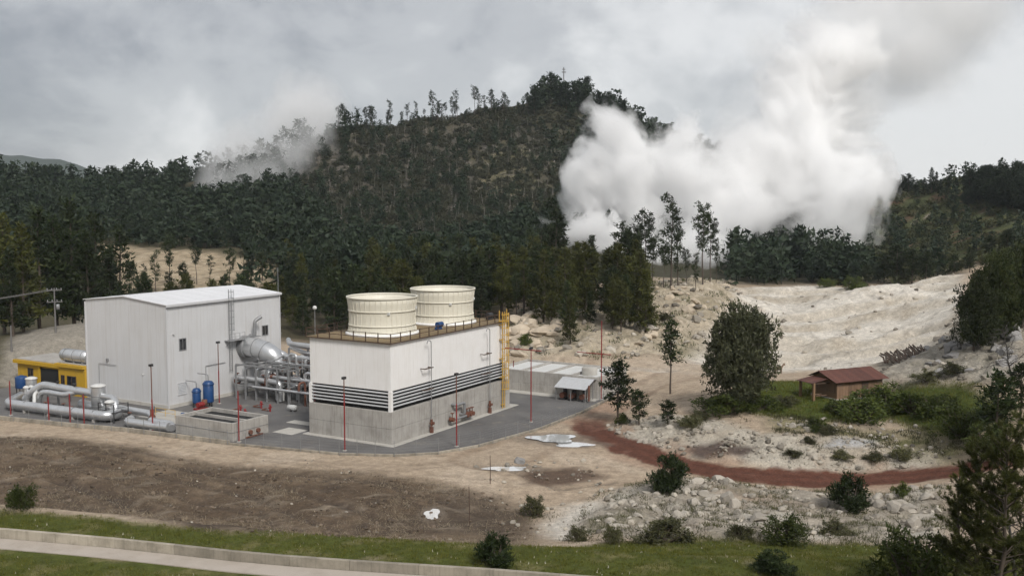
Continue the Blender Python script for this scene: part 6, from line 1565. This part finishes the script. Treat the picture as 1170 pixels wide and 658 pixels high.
stones('loose_stones', [(RG['rub2'], 1700, .05, .5), (RG['rub1'], 1300, .08, .5), (RG['ridge'], 1500, .2, 1.2), (RG['rslope'], 900, .15, .9), (RG['quarry'], 700, .12, .8), (RG['scrub'], 350, .08, .35), (RG['dark'], 520, .05, .2),
                        (poly([(540, 530), (690, 520), (720, 560), (690, 615), (560, 600)]), 420, .06, .4), (RG['pale1'], 60, .06, .3), (poly([(0, 490), (380, 525), (420, 545), (100, 515)]), 240, .04, .16)], F_STONE, 'loose pale stones strewn over rubble, quarry and soil', 31)

stones('soil_clods', [(RG['dark'], 5200, .05, .30), (RG['dark2'], 60, .06, .3), (RG['heap'], 90, .08, .4)], foliage('soil_clod_earth', (.055, .040, .028), (.19, .145, .105), 0, 0), 'dark clods of earth over the turned soil', 37)
# ------------------------------------------------------------------ grass and dry stalks
def blades(name, pts, per, hlo, hhi, wid, lean, mat, label, cat, seed, spread=.12, zoff=-.02):
    rs = np.random.RandomState(seed); z = H(pts[:, 0], pts[:, 1]); m = len(pts) * per
    c = np.repeat(np.column_stack([pts, z + zoff]), per, 0) + np.column_stack([rs.normal(0, spread, (m, 2)), np.zeros(m)])
    a = rs.rand(m) * 6.28; L = rs.uniform(hlo, hhi, m); ln = rs.normal(0, lean, (m, 2))
    tip = c + np.column_stack([ln * L[:, None], L * np.clip(1 - .5 * np.linalg.norm(ln, axis=1), .25, 1)])
    s = np.column_stack([np.cos(a), np.sin(a), np.zeros(m)]) * wid
    V = np.stack([c - s, c + s, tip], 1).reshape(-1, 3); ti = np.repeat(np.clip(np.repeat(rs.rand(len(pts)), per) * .7 + rs.rand(m) * .4, 0, 1), 3)
    return tag(link(name, np_mesh(name, V, np.arange(m * 3).reshape(-1, 3), ti), mat), label, cat, None, 'stuff')
rs = np.random.RandomState(8)
q = np.column_stack([rs.uniform(-48, 52, 46000), rs.uniform(60, 86, 46000)])
wl_d = ldist([(p.x, p.y) for p in wpts], q[:, 0], q[:, 1])
side_ = np.array([0.0] * len(q))
WP = np.array([(p.x, p.y) for p in wpts]); wy = np.interp(q[:, 0], WP[:, 0], WP[:, 1]); onpath = (q[:, 1] < wy + .25) & (q[:, 1] > wy - 3.1)
ok = (sdf(BANK, q[:, 0], q[:, 1]) + .9 * fbm(q[:, 0], q[:, 1], 9, 5, 40) + .8 * fbm(q[:, 0], q[:, 1], 2.6, 4, 45) < .4) & ~onpath & (np.abs(q[:, 0]) < .54 * q[:, 1] + 3)
ok &= rs.rand(len(q)) < np.clip(.75 + .9 * fbm(q[:, 0], q[:, 1], 3.0, 3, 64), .12, 1)
blades('bank_grass', q[ok], 6, .10, .34, .020, .35, F_GRASS, 'short green grass on the foreground bank', 'grass', 1)
pk = q[ok][::20]; blades('bank_flowers', pk[fbm(pk[:, 0], pk[:, 1], 5, 2, 66) > .0], 1, .16, .26, .05, .25, foliage('pale_flowers', (.40, .36, .22), (.62, .60, .52), 0, 0), 'small pale flowers dotted in the bank grass', 'flowers', 2)
MP = np.array([(p[0], p[1]) for p in RG['meadow']]); lo, hi = MP.min(0), MP.max(0); q = lo + rs.rand(9000, 2) * (hi - lo); q = q[sdf(RG['meadow'], q[:, 0], q[:, 1]) < .5]; q = q[np.hypot(q[:, 0] - HX, q[:, 1] - HY) > 4.6]
blades('meadow_grass', q, 5, .15, .5, .035, .35, F_GRASS, 'green grass of the meadow round the hut', 'grass', 3, .25)
MP = np.array([(p[0], p[1]) for p in RG['scrub']]); lo, hi = MP.min(0), MP.max(0); q = lo + rs.rand(3200, 2) * (hi - lo); q = q[(sdf(RG['scrub'], q[:, 0], q[:, 1]) < 1.5)]; q = q[fbm(q[:, 0], q[:, 1], 5, 3, 68) > .05]
blades('bank_weeds', q, 6, .2, .7, .035, .45, F_DULL, 'dull weeds on the pale bank below the hut', 'weeds', 4, .3)
DP = np.array([(p[0], p[1]) for p in RG['dark']]); lo, hi = DP.min(0), DP.max(0); q = lo + rs.rand(26000, 2) * (hi - lo); q = q[(sdf(RG['dark'], q[:, 0], q[:, 1]) < 1) & (np.abs(q[:, 0]) < .54 * q[:, 1])]; q = q[rs.rand(len(q)) < np.clip(.35 + 1.2 * fbm(q[:, 0], q[:, 1], 7, 3, 69), .04, 1)]
blades('dry_stalks', q, 3, .2, .75, .018, .9, F_STRAW, 'dry stalks and straw littering the turned soil', 'straw', 5, .3, .02)
RP = np.array([(p[0], p[1]) for p in RG['rub2']]); lo, hi = RP.min(0), RP.max(0); q = lo + rs.rand(6000, 2) * (hi - lo); q = q[(sdf(RG['rub2'], q[:, 0], q[:, 1]) < 1) & (fbm(q[:, 0], q[:, 1], 4, 3, 73) > .02)]
blades('rubble_weeds', q, 6, .2, .65, .03, .5, F_DULL, 'tufts of weeds between the rubble stones', 'weeds', 6, .25)
RP = np.array([(p[0], p[1]) for p in RG['ridge']]); lo, hi = RP.min(0), RP.max(0); q = lo + rs.rand(5000, 2) * (hi - lo); q = q[(sdf(RG['ridge'], q[:, 0], q[:, 1]) < 0) & (fbm(q[:, 0], q[:, 1], 9, 3, 75) > .12)]
blades('ridge_weeds', q, 6, .4, 1.3, .09, .5, F_BUSH, 'green undergrowth between the rocks of the ridge', 'undergrowth', 7, .6)
rs = np.random.RandomState(88); q = np.vstack([np.array([x, y]) + rs.normal(0, .42, (34, 2)) * max(w, 1.5) * (1, 1.3) for (x, y, w) in SHP if y < 150]); q = q[(ldist(TRACK, q[:, 0], q[:, 1]) > 2.6) & (sdf(YARD, q[:, 0], q[:, 1]) > .5)]
blades('shrub_weeds', q, 7, .15, .6, .03, .5, F_DULL, 'rough weeds growing round the feet of the shrubs', 'weeds', 9, .28)
# survey stakes stuck in the turned soil
for i, (px, py, top) in enumerate(((536, 601, 556), (560, 553, 520))):
    x, y, z, h = by_px(px, py, top); o = MB().tube([(0, 0, -.3), (.03, 0, h * .5), (0, .04, h)], [.05, .045, .035], 6).build('wooden_stake', M_BROWN); o.location = (x, y, z); tag(o, ['thin wooden stake in the turned soil near the grass bank', 'thin wooden stake beside the middle puddle'][i], 'stake', 'stakes')

# ------------------------------------------------------------------ steam plume and low cloud
def vol_mat(name, blobs, dens, nscale, namp, thr, soft, stretch=(1, 1, 1), col=(1, 1, 1), warp=((.022, 58, 1), (.075, 22, 2), (.22, 7, 2)), fadez=None):
    """puffs of vapour: density follows the union of the puffs, broken up by noise"""
    m = bpy.data.materials.new(name); m.use_nodes = True; n, l = m.node_tree.nodes, m.node_tree.links; n.clear()
    out = n.new('ShaderNodeOutputMaterial'); pv = n.new('ShaderNodeVolumePrincipled'); pv.inputs['Color'].default_value = (*col, 1); pv.inputs['Anisotropy'].default_value = 0.0; pv.inputs['Density Attribute'].default_value = ''
    P = n.new('ShaderNodeNewGeometry').outputs['Position']
    no = n.new('ShaderNodeTexNoise'); no.inputs['Scale'].default_value = nscale; no.inputs['Detail'].default_value = 4; no.inputs['Roughness'].default_value = .58; l.new(mapped(n, l, P, stretch), no.inputs['Vector'])
    # warp the puffs so that their outline billows
    for (ws, wa, wd) in warp:
        wt = n.new('ShaderNodeTexNoise'); wt.inputs['Scale'].default_value = ws; wt.inputs['Detail'].default_value = wd; wt.inputs['Roughness'].default_value = .55; l.new(P, wt.inputs['Vector'])
        sb = n.new('ShaderNodeVectorMath'); sb.operation = 'SUBTRACT'; l.new(wt.outputs['Color'], sb.inputs[0]); sb.inputs[1].default_value = (.5, .5, .5)
        ma = n.new('ShaderNodeVectorMath'); ma.operation = 'MULTIPLY_ADD'; l.new(sb.outputs[0], ma.inputs[0]); ma.inputs[1].default_value = (wa,) * 3; l.new(P, ma.inputs[2]); P = ma.outputs[0]
    acc = None
    for (c, r_) in blobs:
        vd = n.new('ShaderNodeVectorMath'); vd.operation = 'DISTANCE'; l.new(P, vd.inputs[0]); vd.inputs[1].default_value = c
        mt = n.new('ShaderNodeMath'); mt.operation = 'MULTIPLY_ADD'; mt.inputs[1].default_value = -1.0 / r_; mt.inputs[2].default_value = 1.0; l.new(vd.outputs['Value'], mt.inputs[0])
        if acc is None: acc = mt.outputs[0]
        else:
            mx = n.new('ShaderNodeMath'); mx.operation = 'SMOOTH_MAX'; mx.inputs[2].default_value = .12; l.new(acc, mx.inputs[0]); l.new(mt.outputs[0], mx.inputs[1]); acc = mx.outputs[0]
    a = n.new('ShaderNodeMath'); a.operation = 'MULTIPLY_ADD'; a.inputs[1].default_value = namp; l.new(no.outputs['Fac'], a.inputs[0])
    b = n.new('ShaderNodeMath'); b.operation = 'SUBTRACT'; l.new(acc, b.inputs[0]); b.inputs[1].default_value = namp * .5; l.new(b.outputs[0], a.inputs[2])
    d = mrange(n, l, a.outputs[0], thr, thr + soft, 0, dens)
    if fadez:
        sz = n.new('ShaderNodeSeparateXYZ'); l.new(n.new('ShaderNodeNewGeometry').outputs['Position'], sz.inputs[0])
        fz = mrange(n, l, sz.outputs[2], *fadez); ml = n.new('ShaderNodeMath'); ml.operation = 'MULTIPLY'; l.new(d, ml.inputs[0]); l.new(fz, ml.inputs[1]); d = ml.outputs[0]
    l.new(d, pv.inputs['Density']); l.new(pv.outputs[0], out.inputs['Volume'])
    return m
def vapour(name, blobs, mat, label, cat, grow=1.6, voxel=3.0):
    import bmesh
    bm = bmesh.new()
    for (c, r_) in blobs: bmesh.ops.create_icosphere(bm, subdivisions=2, radius=r_ * grow, matrix=Matrix.Translation(c))
    me = bpy.data.meshes.new(name); bm.to_mesh(me); bm.free()
    o = link(name, me, mat); rm = o.modifiers.new('union', 'REMESH'); rm.mode = 'VOXEL'; rm.voxel_size = voxel
    return tag(o, label, cat, None, 'stuff')
def bl(px, py, d, rpx): return (survey(px, py, d), rpx * d / FPX)
DS = 400
PL = [bl(650, 272, DS - 12, 40), bl(672, 225, DS, 40), bl(692, 195, DS, 48), bl(728, 170, DS, 54), bl(740, 225, DS, 66), bl(780, 185, DS + 5, 48), bl(800, 240, DS, 70), bl(845, 240, DS, 58), bl(865, 190, DS + 8, 58), bl(915, 190, DS + 8, 62), bl(935, 240, DS, 54), bl(965, 215, DS, 46), bl(930, 278, DS - 4, 30),
      bl(695, 292, DS - 12, 36), bl(745, 292, DS - 12, 38), bl(795, 290, DS - 12, 42), bl(828, 285, DS - 8, 34), bl(900, 135, DS + 14, 60), bl(925, 95, DS + 18, 56), bl(955, 62, DS + 22, 54), bl(945, 160, DS + 12, 62)]
vapour('steam_plume', PL, vol_mat('steam', [(c, r_ * 1.1) for c, r_ in PL], .34, .10, .75, .22, .40, warp=((.022, 44, 1), (.07, 24, 2), (.17, 13, 3))), 'thick white steam cloud billowing up behind the slender pines', 'steam')
VE = [bl(925, 95, DS + 30, 80), bl(965, 55, DS + 34, 90), bl(1005, 15, DS + 36, 100), bl(985, 130, DS + 26, 76), bl(1045, 60, DS + 38, 90), bl(1090, 0, DS + 40, 100), bl(845, 150, DS + 20, 54)]
vapour('steam_veil', VE, vol_mat('thin_steam', VE, .11, .035, .9, .22, 1.0, warp=((.015, 60, 2),)), 'thin upper steam drifting right and dissolving into the clouds', 'steam', 1.5, 5.0)
MI = [bl(265, 210, 512, 34), bl(300, 196, 515, 40), bl(335, 180, 525, 42), bl(368, 160, 545, 40), bl(330, 160, 560, 56), bl(285, 180, 550, 56), bl(350, 135, 580, 60)]
vapour('low_cloud', MI, vol_mat('low_cloud_vapour', MI, .10, .04, .8, .16, .9, warp=((.03, 40, 2),)), 'wisp of low cloud clinging to the saddle of the hill', 'cloud', 1.4, 5.0)

# ------------------------------------------------------------------ damp air over the whole valley
hz = MB().box(-2300, 2300, -160, 2950, -8, 235)
hm = bpy.data.materials.new('damp_air'); hm.use_nodes = True; hn, hl = hm.node_tree.nodes, hm.node_tree.links; hn.clear()
ho = hn.new('ShaderNodeOutputMaterial'); hv = hn.new('ShaderNodeVolumePrincipled'); hv.inputs['Color'].default_value = (.80, .87, .95, 1); hv.inputs['Density'].default_value = .00007; hv.inputs['Density Attribute'].default_value = ''
hl.new(hv.outputs[0], ho.inputs['Volume'])
tag(hz.build('haze', hm), 'thin damp haze filling the valley air', 'haze', None, 'stuff')
